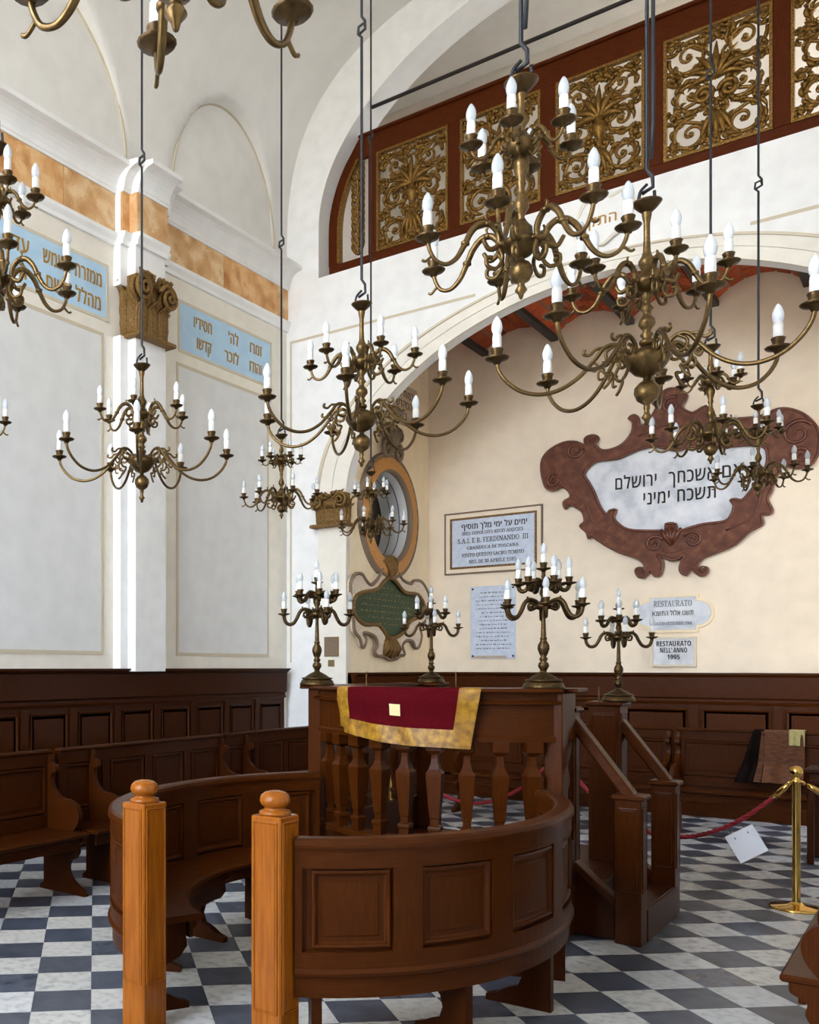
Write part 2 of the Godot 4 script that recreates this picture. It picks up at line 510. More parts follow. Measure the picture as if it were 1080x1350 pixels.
	for s in [[-6.93, 0.1], [-7.39, 0.1]]:
		put("marble_slab", MB.new().box(Vector3(XL + 0.16, 6.158, s[0]), Vector3(0.12, 0.386, 0.012)).done(M.ochre_marble), w)
	capital(w, Vector3(XL + 0.2, 4.93, -7.16), Basis(Vector3(0, 0, -1), Vector3.UP, Vector3(1, 0, 0)), 0.46, 0.66, 0.2)
	# painted arcs of the lunettes
	for l in [[8.70, 0.97, 1.28], [5.2, 1.8, 1.49]]:
		var pts := []
		for i in 49:
			var a := PI * i / 48.0
			pts.append(T * Vector3(l[0] - l[1] * cos(a), 6.75 + l[2] * sin(a), 0.004))
		put("painted_arc", MB.new(true).tube(pts, 0.014, 6).done(M.beige_line), w)

# gilded capital: bell, upright leaves, corner volutes and a plate below; B.x along the wall, B.z out of it
func capital(parent: Node, at: Vector3, B: Basis, wide: float, high: float, deep: float) -> void:
	var n := Node3D.new()
	n.name = "capital"
	parent.add_child(n, true)
	n.transform = Transform3D(B, at)
	var hw := wide / 2
	put("necking", MB.new().box(Vector3(0, 0.02, -deep / 2 + 0.05), Vector3(wide + 0.12, 0.04, deep + 0.1), 0, 0.008).done(M.gilt_old), n)
	put("bell", MB.new().box(Vector3(0, high * 0.5, -deep / 2 + 0.01), Vector3(wide + 0.02, high * 0.92, deep + 0.02), 0, 0.01).done(M.gilt_old), n)
	var leaf := func(x: float, z: float, ang: float, lw: float, lh: float, y0: float):
		var mb := MB.new(true)
		var L := Transform3D(Basis(Vector3.UP, ang), Vector3(x, y0, z))
		for ridge in 7:
			var u := (ridge - 3) / 3.0
			var pts := []
			for i in 9:
				var t := i / 8.0
				var curl := maxf(0.0, t - 0.7) / 0.3
				pts.append(L * Vector3(u * lw * 0.5 * (0.85 + 0.25 * sin(t * PI)) * (1.0 - 0.35 * curl) + 0.005 * sin(t * 21.0 + ridge * 2.0), lh * (t - 0.10 * curl * curl) * (1.0 - 0.10 * u * u), 0.022 + 0.015 * t + 0.075 * curl * curl - 0.018 * u * u))
			mb.tube(pts, [0.55 * lw / 4.0, 0.6 * lw / 4.0, 0.62 * lw / 4.0, 0.6 * lw / 4.0, 0.56 * lw / 4.0, 0.5 * lw / 4.0, 0.44 * lw / 4.0, 0.36 * lw / 4.0, 0.2 * lw / 4.0], 5)
		put("acanthus_leaf", mb.done(M.gilt_old), n)
	for k in 3: leaf.call((k - 1) * wide * 0.34, 0.0, 0.0, wide * 0.30, high * 0.60, 0.04)
	for s in [-1.0, 1.0]:
		for k in 2: leaf.call(s * hw, -deep * (0.22 + 0.5 * k), s * PI / 2, deep * 0.44, high * (0.60 + 0.3 * k), 0.04)
	leaf.call(0.0, 0.0, 0.0, wide * 0.24, high * 0.34, high * 0.58)
	for sx in [-1.0, 1.0]:
		var mb := MB.new(true)
		var vr := minf(0.13, high * 0.22)
		for layer in 2:
			var pts := []
			var rr := []
			for i in 42:
				var t := i / 41.0
				var a := PI * 0.9 - t * TAU * 2.1
				var r := lerpf(vr, vr * 0.1, t)
				pts.append(Vector3(sx * (hw * 0.82 + r * cos(a)), high * 0.72 + r * sin(a), 0.075 + 0.035 * t - layer * 0.07))
				rr.append(lerpf(0.2, 0.13, t) * vr)
			mb.tube(pts, rr, 6)
		put("volute", mb.done(M.gilt_old), n)
		var fl := MB.new(true)
		fl.tube(curve([Vector3(0, high * 0.86, 0.03), Vector3(sx * hw * 0.4, high * 0.84, 0.05), Vector3(sx * hw * 0.75, high * 0.92, 0.07)], 5), vr * 0.22, 6)
		for k in 4: fl.tube([Vector3(sx * hw * (0.2 + 0.22 * k), high * 0.88, 0.05), Vector3(sx * hw * (0.22 + 0.25 * k), high * 0.97, 0.08), Vector3(sx * hw * (0.3 + 0.25 * k), high * (1.0 + 0.02 * (k % 2)), 0.06)], [vr * 0.22, vr * 0.2, vr * 0.06], 5)
		put("top_leaf", fl.done(M.gilt_old), n)

func arch_in(x: float) -> float:
	var u := absf(x - XC) / 2.83
	return 3.75 + 1.85 * pow(maxf(0.0, 1.0 - pow(u, 1.9)), 1.0 / 1.9) if u < 1.0 else 0.0

func gallery_top(x: float) -> float:
	var u := absf(x - XC) / 3.22
	return 7.0 + 2.1 * sqrt(maxf(0.0, 1.0 - u * u)) if u < 1.0 else 6.4

func arch_wall() -> void:
	var w := setting("wall_back", "white arch wall with a wide lower arch and a gallery arch above")
	var xs := [XL - 0.1, XJ, XJR, XR + 0.1, XC - 3.22, XC + 3.22]
	for i in 121:
		var a := PI * i / 120.0
		xs.append(XC - 2.83 * cos(a))
		xs.append(XC - 3.22 * cos(a))
	xs.sort()
	var mb := MB.new()
	var zf := ZA
	var zb := ZA - 0.4
	for i in xs.size() - 1:
		var x0: float = xs[i]
		var x1: float = xs[i + 1]
		if x1 - x0 < 0.0005: continue
		var xm := (x0 + x1) / 2
		var open: bool = xm > XJ and xm < XJR
		var b0 := maxf(3.75, arch_in(x0)) if open else 0.0
		var b1 := maxf(3.75, arch_in(x1)) if open else 0.0
		for z in [zf, zb]:
			if z == zf: mb.quad(Vector3(x0, b0, z), Vector3(x1, b1, z), Vector3(x1, 6.4, z), Vector3(x0, 6.4, z))
			else: mb.quad(Vector3(x0, b0, ZA - 0.15), Vector3(x1, b1, ZA - 0.15), Vector3(x1, 6.12, ZA - 0.15), Vector3(x0, 6.12, ZA - 0.15))
			var g0 := maxf(7.0, gallery_top(x0)) if absf(xm - XC) < 3.22 else 6.4
			var g1 := maxf(7.0, gallery_top(x1)) if absf(xm - XC) < 3.22 else 6.4
			mb.quad(Vector3(x0, g0, z), Vector3(x1, g1, z), Vector3(x1, 9.9, z), Vector3(x0, 9.9, z))
		if open: mb.quad(Vector3(x0, b0, zf), Vector3(x1, b1, zf), Vector3(x1, b1, ZA - 0.15), Vector3(x0, b0, ZA - 0.15))
		if absf(xm - XC) < 3.22:
			mb.quad(Vector3(x0, 6.4, zf), Vector3(x1, 6.4, zf), Vector3(x1, 6.4, zb), Vector3(x0, 6.4, zb))
			var g0 := maxf(7.0, gallery_top(x0))
			var g1 := maxf(7.0, gallery_top(x1))
			mb.quad(Vector3(x0, g0, zf), Vector3(x1, g1, zf), Vector3(x1, g1, zb), Vector3(x0, g0, zb))
	for s in [-1.0, 1.0]: mb.quad(Vector3(XC + s * 3.22, 6.4, zf), Vector3(XC + s * 3.22, 6.4, zb), Vector3(XC + s * 3.22, 7.0, zb), Vector3(XC + s * 3.22, 7.0, zf))
	put("plaster", mb.done(M.plaster), w)
	# archivolt: two flat fasciae between an inner and an outer oval
	for band in [[0.0, 0.48, 0.03], [0.48, 0.9, 0.045], [0.9, 1.0, 0.065]]:
		var av := MB.new()
		var prev := []
		for i in 97:
			var a := PI * i / 96.0
			var xi := XC - 2.83 * cos(a)
			var pi_ := Vector2(xi, maxf(3.75, arch_in(xi)))
			var po := Vector2(XC - 3.22 * cos(a), 3.75 + 2.03 * sin(a))
			var p := pi_.lerp(po, band[0])
			var q := pi_.lerp(po, band[1])
			var cur := [Vector3(p.x, p.y, ZA - 0.01), Vector3(p.x, p.y, ZA + band[2]), Vector3(q.x, q.y, ZA + band[2]), Vector3(q.x, q.y, ZA - 0.01)]
			if prev:
				for j in 3: av.quad(prev[j], prev[j + 1], cur[j + 1], cur[j])
			prev = cur
		put("archivolt", av.done(M.stone_trim if band[0] > 0.8 else M.plaster_cream), w)
	for s in [-1.0, 1.0]:
		var xa: float = XC + s * 2.83
		var xo: float = XC + s * 3.21
		put("jamb_pilaster", MB.new().box(Vector3((xa + xo) / 2, 1.87, ZA - 0.01), Vector3(0.38, 3.76, 0.09), 0, 0.004).done(M.plaster_cream), w)
		capital(w, Vector3((xa + xo) / 2, 3.36, ZA + 0.04), Basis.IDENTITY, 0.38, 0.42, 0.1)
	var T := Transform3D(Basis.IDENTITY, Vector3(0, 0, ZA))
	var ln := MB.new()
	for r in [[XL + 0.05, -4.0, 5.69, 5.72], [XL + 0.05, XL + 0.075, 1.75, 5.69], [-1.45, XR - 0.05, 5.69, 5.72]]:
		ln.slab(rect(r[0], r[1], r[2], r[3]), 0.004, T)
	put("painted_border", ln.done(M.beige_line), w)
	var tr := thing("tie_rod", "long black iron tie rod across the gallery arch", "rod")
	put("bar", MB.new(true).tube([Vector3(-5.28, 8.26, ZA - 0.1), Vector3(-0.2, 8.26, ZA - 0.1)], 0.022, 8).done(M.iron_dark), tr)

func niche() -> void:
	var wl := setting("wall_niche_left", "warm cream side wall of the niche under the arch, with a round opening")
	var oc := Vector2(-11.0, 3.6)
	var R := 0.56
	var mb := MB.new()
	var zs := [ZA - 0.01, ZB - 0.1]
	for i in 61: zs.append(oc.x - R * cos(PI * i / 60.0))
	zs.sort()
	for i in zs.size() - 1:
		var z0: float = zs[i]; var z1: float = zs[i + 1]
		var h0 := sqrt(maxf(0.0, R * R - (z0 - oc.x) * (z0 - oc.x)))
		var h1 := sqrt(maxf(0.0, R * R - (z1 - oc.x) * (z1 - oc.x)))
		mb.quad(Vector3(XJ, 0, z1), Vector3(XJ, 0, z0), Vector3(XJ, oc.y - h0, z0), Vector3(XJ, oc.y - h1, z1))
		mb.quad(Vector3(XJ, oc.y + h1, z1), Vector3(XJ, oc.y + h0, z0), Vector3(XJ, 6.2, z0), Vector3(XJ, 6.2, z1))
	put("plaster", mb.done(M.plaster_warm), wl)
	put("outer_leaf", MB.new().box(Vector3(XJ - 0.62, 3.1, (ZA + ZB) / 2 - 0.25), Vector3(0.1, 6.2, ZA - ZB + 0.3)).done(M.plaster_gallery), wl)
	var rv := MB.new(true)
	for i in 48:
		var a := TAU * i / 48.0
		var b := TAU * (i + 1) / 48.0
		var da := Vector3(0, R * sin(a), R * cos(a)); var db := Vector3(0, R * sin(b), R * cos(b))
		var c := Vector3(XJ, oc.y, oc.x)
		var d := Vector3(XJ - 0.36, oc.y, oc.x)
		rv.quad(c + da, c + db, d + db * 0.97, d + da * 0.97)
	put("opening_reveal", rv.done(M.plaster_grey), wl)
	for k in 2:
		var pts := []
		var rr := R * (0.983 - 0.012 * k)
		for i in 49: pts.append(Vector3(XJ - 0.11 - 0.12 * k, oc.y + rr * sin(TAU * i / 48.0), oc.x + rr * cos(TAU * i / 48.0)))
		put("painted_ring", MB.new(true).tube(pts, 0.008, 5).done(M.ink_soft), wl)
	put("shutter", MB.new().slab(PackedVector2Array(range(40).map(func(i): return Vector2(cos(TAU * i / 40.0), sin(TAU * i / 40.0)) * R * 0.99)), 0.02, Transform3D(Basis(Vector3(0, 0, -1), Vector3.UP, Vector3(1, 0, 0)), Vector3(XJ - 0.39, oc.y, oc.x))).done(M.iron_dark), wl)
	var wr := setting("wall_niche_right", "side wall of the niche with a glazed doorway to daylight")
	holed(wr, M.plaster_warm, Vector3(XJR, 0, 0), Vector3(0, 0, -1), [-ZA + 0.01, 12.3], [0, 6.2], [[10.55, 11.75, 0.0, 2.15], [10.6, 11.5, 3.3, 4.5]], 0.3, Vector3(1, 0, 0))
	var dr := setting("door_1", "glazed door in the niche side wall")
	var dm := MB.new()
	strip_frame(dm, Transform3D(Basis(Vector3(0, 0, 1), Vector3.UP, Vector3(-1, 0, 0)), Vector3(XJR + 0.2, 0, 0)), -11.74, -10.56, 0.01, 2.14, 0.07, 0.05)
	put("door_frame", dm.done(M.wood_v_dark), dr)
	put("pane", MB.new().box(Vector3(XJR + 0.18, 1.07, -11.15), Vector3(0.006, 2.0, 1.06)).done(M.window_glass), dr)
	window(5, Vector3(XJR + 0.18, 3.3, -11.05), Vector3(0, 0, -1), 0.9, 1.2)
	var wb := setting("wall_niche_back", "cream back wall of the niche carrying the marble plaques")
	put("plaster", MB.new().box(Vector3(XC, 3.1, ZB - 0.15), Vector3(XJR - XJ + 1.2, 6.2, 0.3)).done(M.plaster_niche), wb)
	# brick jack-arch ceiling on iron beams
	var cl := setting("ceiling_niche", "red brick jack arch ceiling between dark iron beams")
	var bay := 0.88
	var start := -5.64
	var bm := [[], [], [], []]
	for k in 7:
		var x0 := start + bay * k
		put("iron_beam", MB.new().box(Vector3(x0, 5.80, (ZA + ZB) / 2 - 0.08), Vector3(0.085, 0.06, ZA - ZB - 0.16)).done(M.iron_dark), cl)
		var sheet := MB.new(true)
		var pv := []
		for i in 17:
			var t := i / 16.0
			var p := Vector2(x0 + bay * t, 5.845 + 0.20 * (1.0 - pow(2.0 * t - 1.0, 2.0)))
			if i: sheet.quad(Vector3(pv[0], pv[1], ZA - 0.15), Vector3(p.x, p.y, ZA - 0.15), Vector3(p.x, p.y, ZB - 0.1), Vector3(pv[0], pv[1], ZB - 0.1))
			pv = [p.x, p.y]
		put("mortar_bed", sheet.done(M.mortar), cl)
		for i in 6:
			var t := (i + 0.5) / 6.0
			var y := 5.838 + 0.20 * (1.0 - pow(2.0 * t - 1.0, 2.0))
			var sl := 0.20 * -2.0 * (2.0 * t - 1.0) * 2.0 / bay
			for j in 8:
				var zz := ZA - 0.30 - j * 0.302 - (0.15 if i % 2 else 0.0)
				var ln := 0.29
				if zz - ln / 2 < ZB + 0.005:
					ln = zz + 0.145 - (ZB + 0.005)
					if ln < 0.03: continue
					zz = ZB + 0.005 + ln / 2
				if zz + ln / 2 > ZA - 0.15: continue
				var bb = MB.new().box(Vector3.ZERO, Vector3(0.137, 0.02, ln), 0, 0.003)
				put("brick", bb.done(M["brick%d" % (rng.randi() % 4)]), cl, Vector3(x0 + bay * t, y + rng.randf_range(-0.002, 0.002), zz), Vector3(0, 0, atan(sl)))
	put("slab_above", MB.new().box(Vector3(XC, 6.2, (ZA + ZB) / 2 - 0.28), Vector3(7.8, 0.16, 2.66)).done(M.plaster_gallery), cl)
	# gallery room behind the screen
	var g := setting("wall_gallery", "plain plaster room of the gallery behind the screen")
	put("plaster", MB.new().box(Vector3(XC, 8.1, -12.6), Vector3(8.2, 3.8, 0.2)).done(M.plaster_gallery), g)
	put("side", MB.new().box(Vector3(XC - 3.85, 8.1, -11.35), Vector3(0.2, 3.8, 2.5)).done(M.plaster_gallery), g)
	holed(g, M.plaster_gallery, Vector3(XC + 3.75, 0, 0), Vector3(0, 0, -1), [10.0, 12.7], [6.2, 9.9], [[10.6, 12.3, 6.8, 9.0]], 0.2, Vector3(1, 0, 0), "side")
	window(4, Vector3(XC + 3.85, 6.8, -11.45), Vector3(0, 0, -1), 1.7, 2.2)
	put("gallery_ceiling", MB.new().box(Vector3(XC, 9.75, -11.4), Vector3(8.2, 0.2, 2.6)).done(M.plaster_vault), g)

# a wall with rectangular openings; o + along * u, holes [u0, u1, y0, y1]
func holed(parent: Node, m: Material, o: Vector3, along: Vector3, ur: Array, yr: Array, holes: Array, thick: float, out: Vector3, called := "plaster") -> void:
	var us := ur.duplicate()
	var ys := yr.duplicate()
	for h in holes:
		us.append_array([h[0], h[1]])
		ys.append_array([h[2], h[3]])
	us.sort(); ys.sort()
	var mb := MB.new()
	for i in us.size() - 1:
		for j in ys.size() - 1:
			if us[i + 1] - us[i] < 0.001 or ys[j + 1] - ys[j] < 0.001: continue
			var u: float = (us[i] + us[i + 1]) / 2
			var y: float = (ys[j] + ys[j + 1]) / 2
			if holes.any(func(h): return u > h[0] and u < h[1] and y > h[2] and y < h[3]): continue
			var s: Vector3 = along.abs() * (us[i + 1] - us[i]) + out.abs() * thick + Vector3.UP * (ys[j + 1] - ys[j])
			mb.box(o + along * u + Vector3.UP * y + out * thick / 2, s)
	put(called, mb.done(m), parent)

func ceil_at(x: float, z: float) -> float:
	var u := clampf(absf(x - XC) / 3.676, 0.0, 1.0)
	var y := 6.62 + 2.75 * pow(maxf(0.0, 1.0 - pow(u, 3.0)), 1.0 / 3.0)
	for l in [[-8.70, 0.97, 1.28], [-5.2, 1.8, 1.49], [-1.7, 1.55, 1.4]]:
		var t: float = (z - l[0]) / l[1]
		if absf(t) < 1.0:
			var dx := minf(x - XL, XR - x)
			y = maxf(y, 6.75 + l[2] * sqrt(1.0 - t * t) + 0.18 * dx)
	return y

func vault() -> void:
	var c := setting("ceiling", "pale plaster vault with shallow lunettes over the left wall")
	var mb := MB.new(true)
	var xs := []
	for i in 81: xs.append(XC - 3.68 * cos(PI * i / 80.0))
	var nz := 130
	var prev := []
	for j in nz + 1:
		var z := lerpf(ZA + 0.0, ZF, float(j) / nz)
		var row := []
		for x in xs: row.append(Vector3(x, ceil_at(x, z), z))
		if prev:
			for i in xs.size() - 1: mb.quad(prev[i], prev[i + 1], row[i + 1], row[i])
		prev = row
	put("vault_plaster", mb.done(M.plaster_vault), c)
	put("roof_slab", MB.new().box(Vector3(XC, 9.95, (ZA + ZF) / 2 - 1.4), Vector3(8.6, 0.2, ZF - ZA + 3.8)).done(M.plaster_vault), c)

func window(n: int, at: Vector3, along: Vector3, wd: float, ht: float) -> void:
	var o := setting("window_%d" % n, "tall mullioned window out of frame")
	var T := Transform3D(Basis(along, Vector3.UP, along.cross(Vector3.UP)), at)
	var mb := MB.new()
	strip_frame(mb, T, -wd / 2, wd / 2, 0, ht, 0.06, 0.05)
	put("window_frame", mb.done(M.wood_v_dark), o)
	for k in [1, 2]:
		put("mullion", MB.new().slab(rect(-wd / 2 + wd * k / 3.0 - 0.015, -wd / 2 + wd * k / 3.0 + 0.015, 0.06, ht - 0.06), 0.04, T).done(M.wood_v_dark), o)

func outer_walls() -> void:
	var wr := setting("wall_right", "plain white plaster wall beside the visitor")
	holed(wr, M.plaster, Vector3(XR, 0, 0), Vector3(0, 0, -1), [-ZF - 0.4, -ZA + 0.35], [0, 9.9], [], 0.35, Vector3(1, 0, 0))
	var wf := setting("wall_front", "white plaster wall behind the visitor with two windows below a wide one")
	var hf := [[-6.0, -4.4, 1.3, 4.7], [-3.7, -1.9, 1.3, 4.7], [-6.1, -1.7, 5.4, 8.5]]
	holed(wf, M.plaster, Vector3(0, 0, ZF), Vector3(1, 0, 0), [XL - 0.4, XR + 0.35], [0, 9.9], hf, 0.35, Vector3(0, 0, 1))
	for i in 3: window([1, 2, 3][i], Vector3((hf[i][0] + hf[i][1]) / 2, hf[i][2], ZF + 0.2), Vector3(1, 0, 0), hf[i][1] - hf[i][0], hf[i][3] - hf[i][2])

# ---------------------------------------------------------------- joinery
# stepped panel: rings of [inset, height] from the edge inwards, on any surface given by at(x, y, d)
func panel(mb: MB, x0: float, x1: float, y0: float, y1: float, prof: Array, at: Callable, nx := 1) -> MB:
	var loop := func(i: float, d: float) -> Array:
		var p := []
		for k in nx + 1: p.append(at.call(lerpf(x0 + i, x1 - i, float(k) / nx), y0 + i, d))
		for k in nx + 1: p.append(at.call(lerpf(x1 - i, x0 + i, float(k) / nx), y1 - i, d))
		return p
	var prev: Array = loop.call(0.0, 0.0)
	for e in prof:
		var cur: Array = loop.call(e[0], e[1])
		for k in cur.size():
			var j := (k + 1) % cur.size()
			mb.quad(prev[k], prev[j], cur[j], cur[k])
		prev = cur
	for k in nx:
		mb.quad(prev[k], prev[k + 1], prev[2 * nx - k], prev[2 * nx + 1 - k])
	return mb

const RAISED := [[0.0, 0.012], [0.008, 0.016], [0.016, 0.013], [0.02, 0.004], [0.026, 0.0], [0.048, 0.0], [0.052, 0.004]]

func flat_at(T: Transform3D) -> Callable:
	return func(x: float, y: float, d: float) -> Vector3: return T * Vector3(x, y, d)

func wainscot(o: Node3D, T: Transform3D, x0: float, x1: float, top: float, step: float, dark: String) -> void:
	var A := flat_at(T)
	put("backing", MB.new().slab(rect(x0, x1, 0.0, top - 0.02), 0.045, T).done(M["wood_v" + dark]), o)
	var crown := [[0.045, top - 0.36], [0.065, top - 0.36], [0.075, top - 0.335], [0.06, top - 0.325], [0.06, top - 0.30], [0.085, top - 0.28], [0.09, top - 0.05], [0.115, top - 0.035], [0.12, top - 0.02], [0.14, top - 0.018], [0.14, top], [0.0, top], [0.0, top - 0.36]]
	var path := []
	for x in [x0, x1]: path.append([T * Vector3(x, 0, 0), T.basis.z])
	put("crown_rail", MB.new().sweep(path, crown).done(M["wood_h" + dark]), o)
	put("plinth", MB.new().slab(rect(x0, x1, 0.0, 0.16), 0.075, T).done(M["wood_h" + dark]), o)
	var n := int(round((x1 - x0) / step))
	var st := (x1 - x0) / n
	for i in n:
		var a := x0 + st * i
		put("panel", panel(MB.new(), a + 0.07, a + st - 0.07, 0.24, top - 0.41, RAISED, func(x, y, d): return A.call(x, y, d + 0.045)).done(M["wood_v" + dark]), o)
		put("stile", MB.new().slab(rect(a - 0.045, a + 0.045, 0.16, top - 0.36), 0.062, T).done(M["wood_v" + dark]), o)
		put("block", MB.new().slab(rect(a - 0.04, a + 0.04, top - 0.47, top - 0.375), 0.07, T).done(M["wood_h" + dark]), o)

func wainscots() -> void:
	var a := setting("trim_1", "dark wooden wall panelling with a crown rail along the left wall")
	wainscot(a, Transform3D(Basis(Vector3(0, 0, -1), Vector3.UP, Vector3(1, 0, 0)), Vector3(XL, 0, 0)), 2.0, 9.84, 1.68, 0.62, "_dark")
	var b := setting("trim_2", "brown wooden wall panelling below the marble plaques")
	wainscot(b, Transform3D(Basis.IDENTITY, Vector3(0, 0, ZB)), XJ, XJR, 1.63, 0.81, "")
	var c := setting("trim_3", "brown wooden wall panelling below the green cartouche")
	wainscot(c, Transform3D(Basis(Vector3(0, 0, -1), Vector3.UP, Vector3(1, 0, 0)), Vector3(XJ, 0, 0)), 9.98, 12.06, 1.63, 0.69, "")

# open scrollwork of spirals and leaves, mirrored about its middle
func carve(w: float, h: float, variant: int, clip = null, side := 1.0) -> ArrayMesh:
	var r := RandomNumberGenerator.new()
	r.seed = 100 + variant
	var mb := MB.new(true)
	var hw := w / 2
	var hh := h / 2
	var inside := func(p: Vector3) -> bool:
		if absf(p.x) > hw - 0.004 or absf(p.y) > hh - 0.004: return false
		return true if clip == null else clip.call(p)
	var run := func(pts: Array, rad: Array, seg: int, flat: float):
		var part := []
		var rr := []
		for i in pts.size():
			if inside.call(pts[i]):
				part.append(pts[i]); rr.append(rad[mini(i, rad.size() - 1)])
			else:
				if part.size() > 2: mb.tube(part, rr, seg, flat)
				part = []; rr = []
		if part.size() > 2: mb.tube(part, rr, seg, flat)
	var leaf := func(p: Vector3, a: float, l: float, bend: float, fat: float):
		var pts := []
		for i in 7:
			var t := i / 6.0
			var b := a + bend * t
			pts.append(p + Vector3(cos(b), sin(b), 0) * l * t + Vector3(0, 0, 0.022 * sin(t * PI)))
		run.call(pts, [fat * 0.45, fat * 0.8, fat, fat, fat * 0.8, fat * 0.5, fat * 0.15], 5, 1.0)
	var spiral := func(c: Vector2, rad: float, turn: float, a0: float):
		for s in [-1.0, 1.0]:
			var pts := []
			var rr := []
			for i in 34:
				var t := i / 33.0
				var a := a0 + turn * t * TAU * 1.45
				var q := rad * (1.0 - 0.86 * t)
				pts.append(Vector3(s * (c.x + q * cos(a)), c.y + q * sin(a), 0.012 + 0.022 * t))
				rr.append(lerpf(0.021, 0.015, t))
			run.call(pts, rr, 6, 1.0)
			mb.tube([Vector3(s * c.x, c.y, 0.02), Vector3(s * c.x, c.y, 0.05)], [0.032, 0.018], 7)
			for k in 9:
				var a := a0 + turn * k * 0.62 + r.randf_range(-0.2, 0.2)
				var d := Vector2(cos(a), sin(a)) * rad * (1.0 - 0.05 * k)
				var p := Vector3(s * (c.x + d.x), c.y + d.y, 0.012)
				var out := a + turn * 0.9
				leaf.call(p, out if s > 0.0 else PI - out, rad * r.randf_range(0.5, 0.85), s * turn * 0.9, r.randf_range(0.019, 0.028))
			for k in 4:
				var a2 := a0 + turn * (k * 1.4 + 0.6)
				var d2 := Vector2(cos(a2), sin(a2)) * rad * 0.8
				leaf.call(Vector3(s * (c.x + d2.x), c.y + d2.y, 0.018), (a2 + PI - turn * 0.7) if s > 0.0 else (-a2 + turn * 0.7), rad * 0.4, 0.8 * s, 0.017)
	var j := func(k: float) -> float: return r.randf_range(-k, k)
	var big := hw * 0.40
	if clip == null:
		for e in [[0.52, 0.62, 1.0], [0.50, -0.02, -1.0], [0.54, -0.64, 1.0]]:
			spiral.call(Vector2(hw * e[0] + j.call(0.015), hh * e[1] + j.call(0.03)), big * r.randf_range(0.88, 1.08), e[2] * (1.0 if variant % 2 else -1.0), r.randf_range(0, TAU))
		for e in [[0.14, 0.36, -1.0], [0.86, 0.32, 1.0], [0.14, -0.34, 1.0], [0.86, -0.33, -1.0], [0.88, 0.88, -1.0], [0.88, -0.9, 1.0], [0.16, 0.86, 1.0], [0.16, -0.86, -1.0]]:
			spiral.call(Vector2(hw * e[0], hh * e[1]), big * 0.42, e[2], r.randf_range(0, TAU))
		for s in [-1.0, 1.0]:
			var stem := curve([Vector3(0, -hh * 0.95, 0.01), Vector3(s * hw * 0.2, -hh * 0.6, 0.012), Vector3(s * hw * 0.9, -hh * 0.3, 0.01), Vector3(s * hw * 0.15, -hh * 0.05, 0.015), Vector3(s * hw * 0.85, hh * 0.3, 0.01), Vector3(s * hw * 0.1, hh * 0.5, 0.012), Vector3(s * hw * 0.7, hh * 0.94, 0.01)], 7)
			run.call(stem, [0.018], 5, 1.0)
		# middle motif: a fan of long leaves above a vase or a pair of scrolls
		for k in 7:
			var a := PI / 2 + (k - 3) * 0.36
			leaf.call(Vector3(0, hh * 0.12, 0.03), a, hh * (0.62 - 0.06 * absf(k - 3)), (k - 3) * 0.22, 0.034)
		for k in 5:
			leaf.call(Vector3(0, -hh * 0.42, 0.03), -PI / 2 + (k - 2) * 0.4, hh * 0.48, (k - 2) * -0.15, 0.034)
		if variant % 2:
			mb.lathe([[0.0, -hh * 0.34], [0.05, -hh * 0.32], [0.02, -hh * 0.24], [0.075, -hh * 0.1], [0.085, hh * 0.02], [0.05, hh * 0.07], [0.07, hh * 0.13], [0.0, hh * 0.14]], 12, Vector3(0, 0, 0.01))
		else:
			for s in [-1.0, 1.0]:
				var pts := []
				for i in 30:
					var t := i / 29.0
					var a := PI + t * TAU * 1.5
					var q := 0.085 * (1.0 - 0.8 * t)
					pts.append(Vector3(s * (0.105 - q * cos(a) * -1.0), -hh * 0.12 + q * sin(-a), 0.05))
				mb.tube(pts, 0.025, 6)
	else:
		for k in 13:
			var y := lerpf(-hh * 0.95, hh * 0.9, k / 12.0)
			for s in [-1.0, 1.0]:
				leaf.call(Vector3(hw * 0.25 * side, y, 0.01), PI * (0.5 + 0.27 * s), 0.2, s * -0.5, 0.024)
				leaf.call(Vector3(hw * 0.25 * side, y + 0.03, 0.012), PI * (0.5 + 0.45 * s), 0.16, s * -0.9, 0.018)
		run.call(range(40).map(func(i): return Vector3(hw * 0.25 * side + 0.008 * sin(i * 1.6), lerpf(-hh, hh, i / 39.0), 0.025 + 0.008 * cos(i * 1.6))), [0.02], 7, 1.0)
	return mb.done(M.gilt)

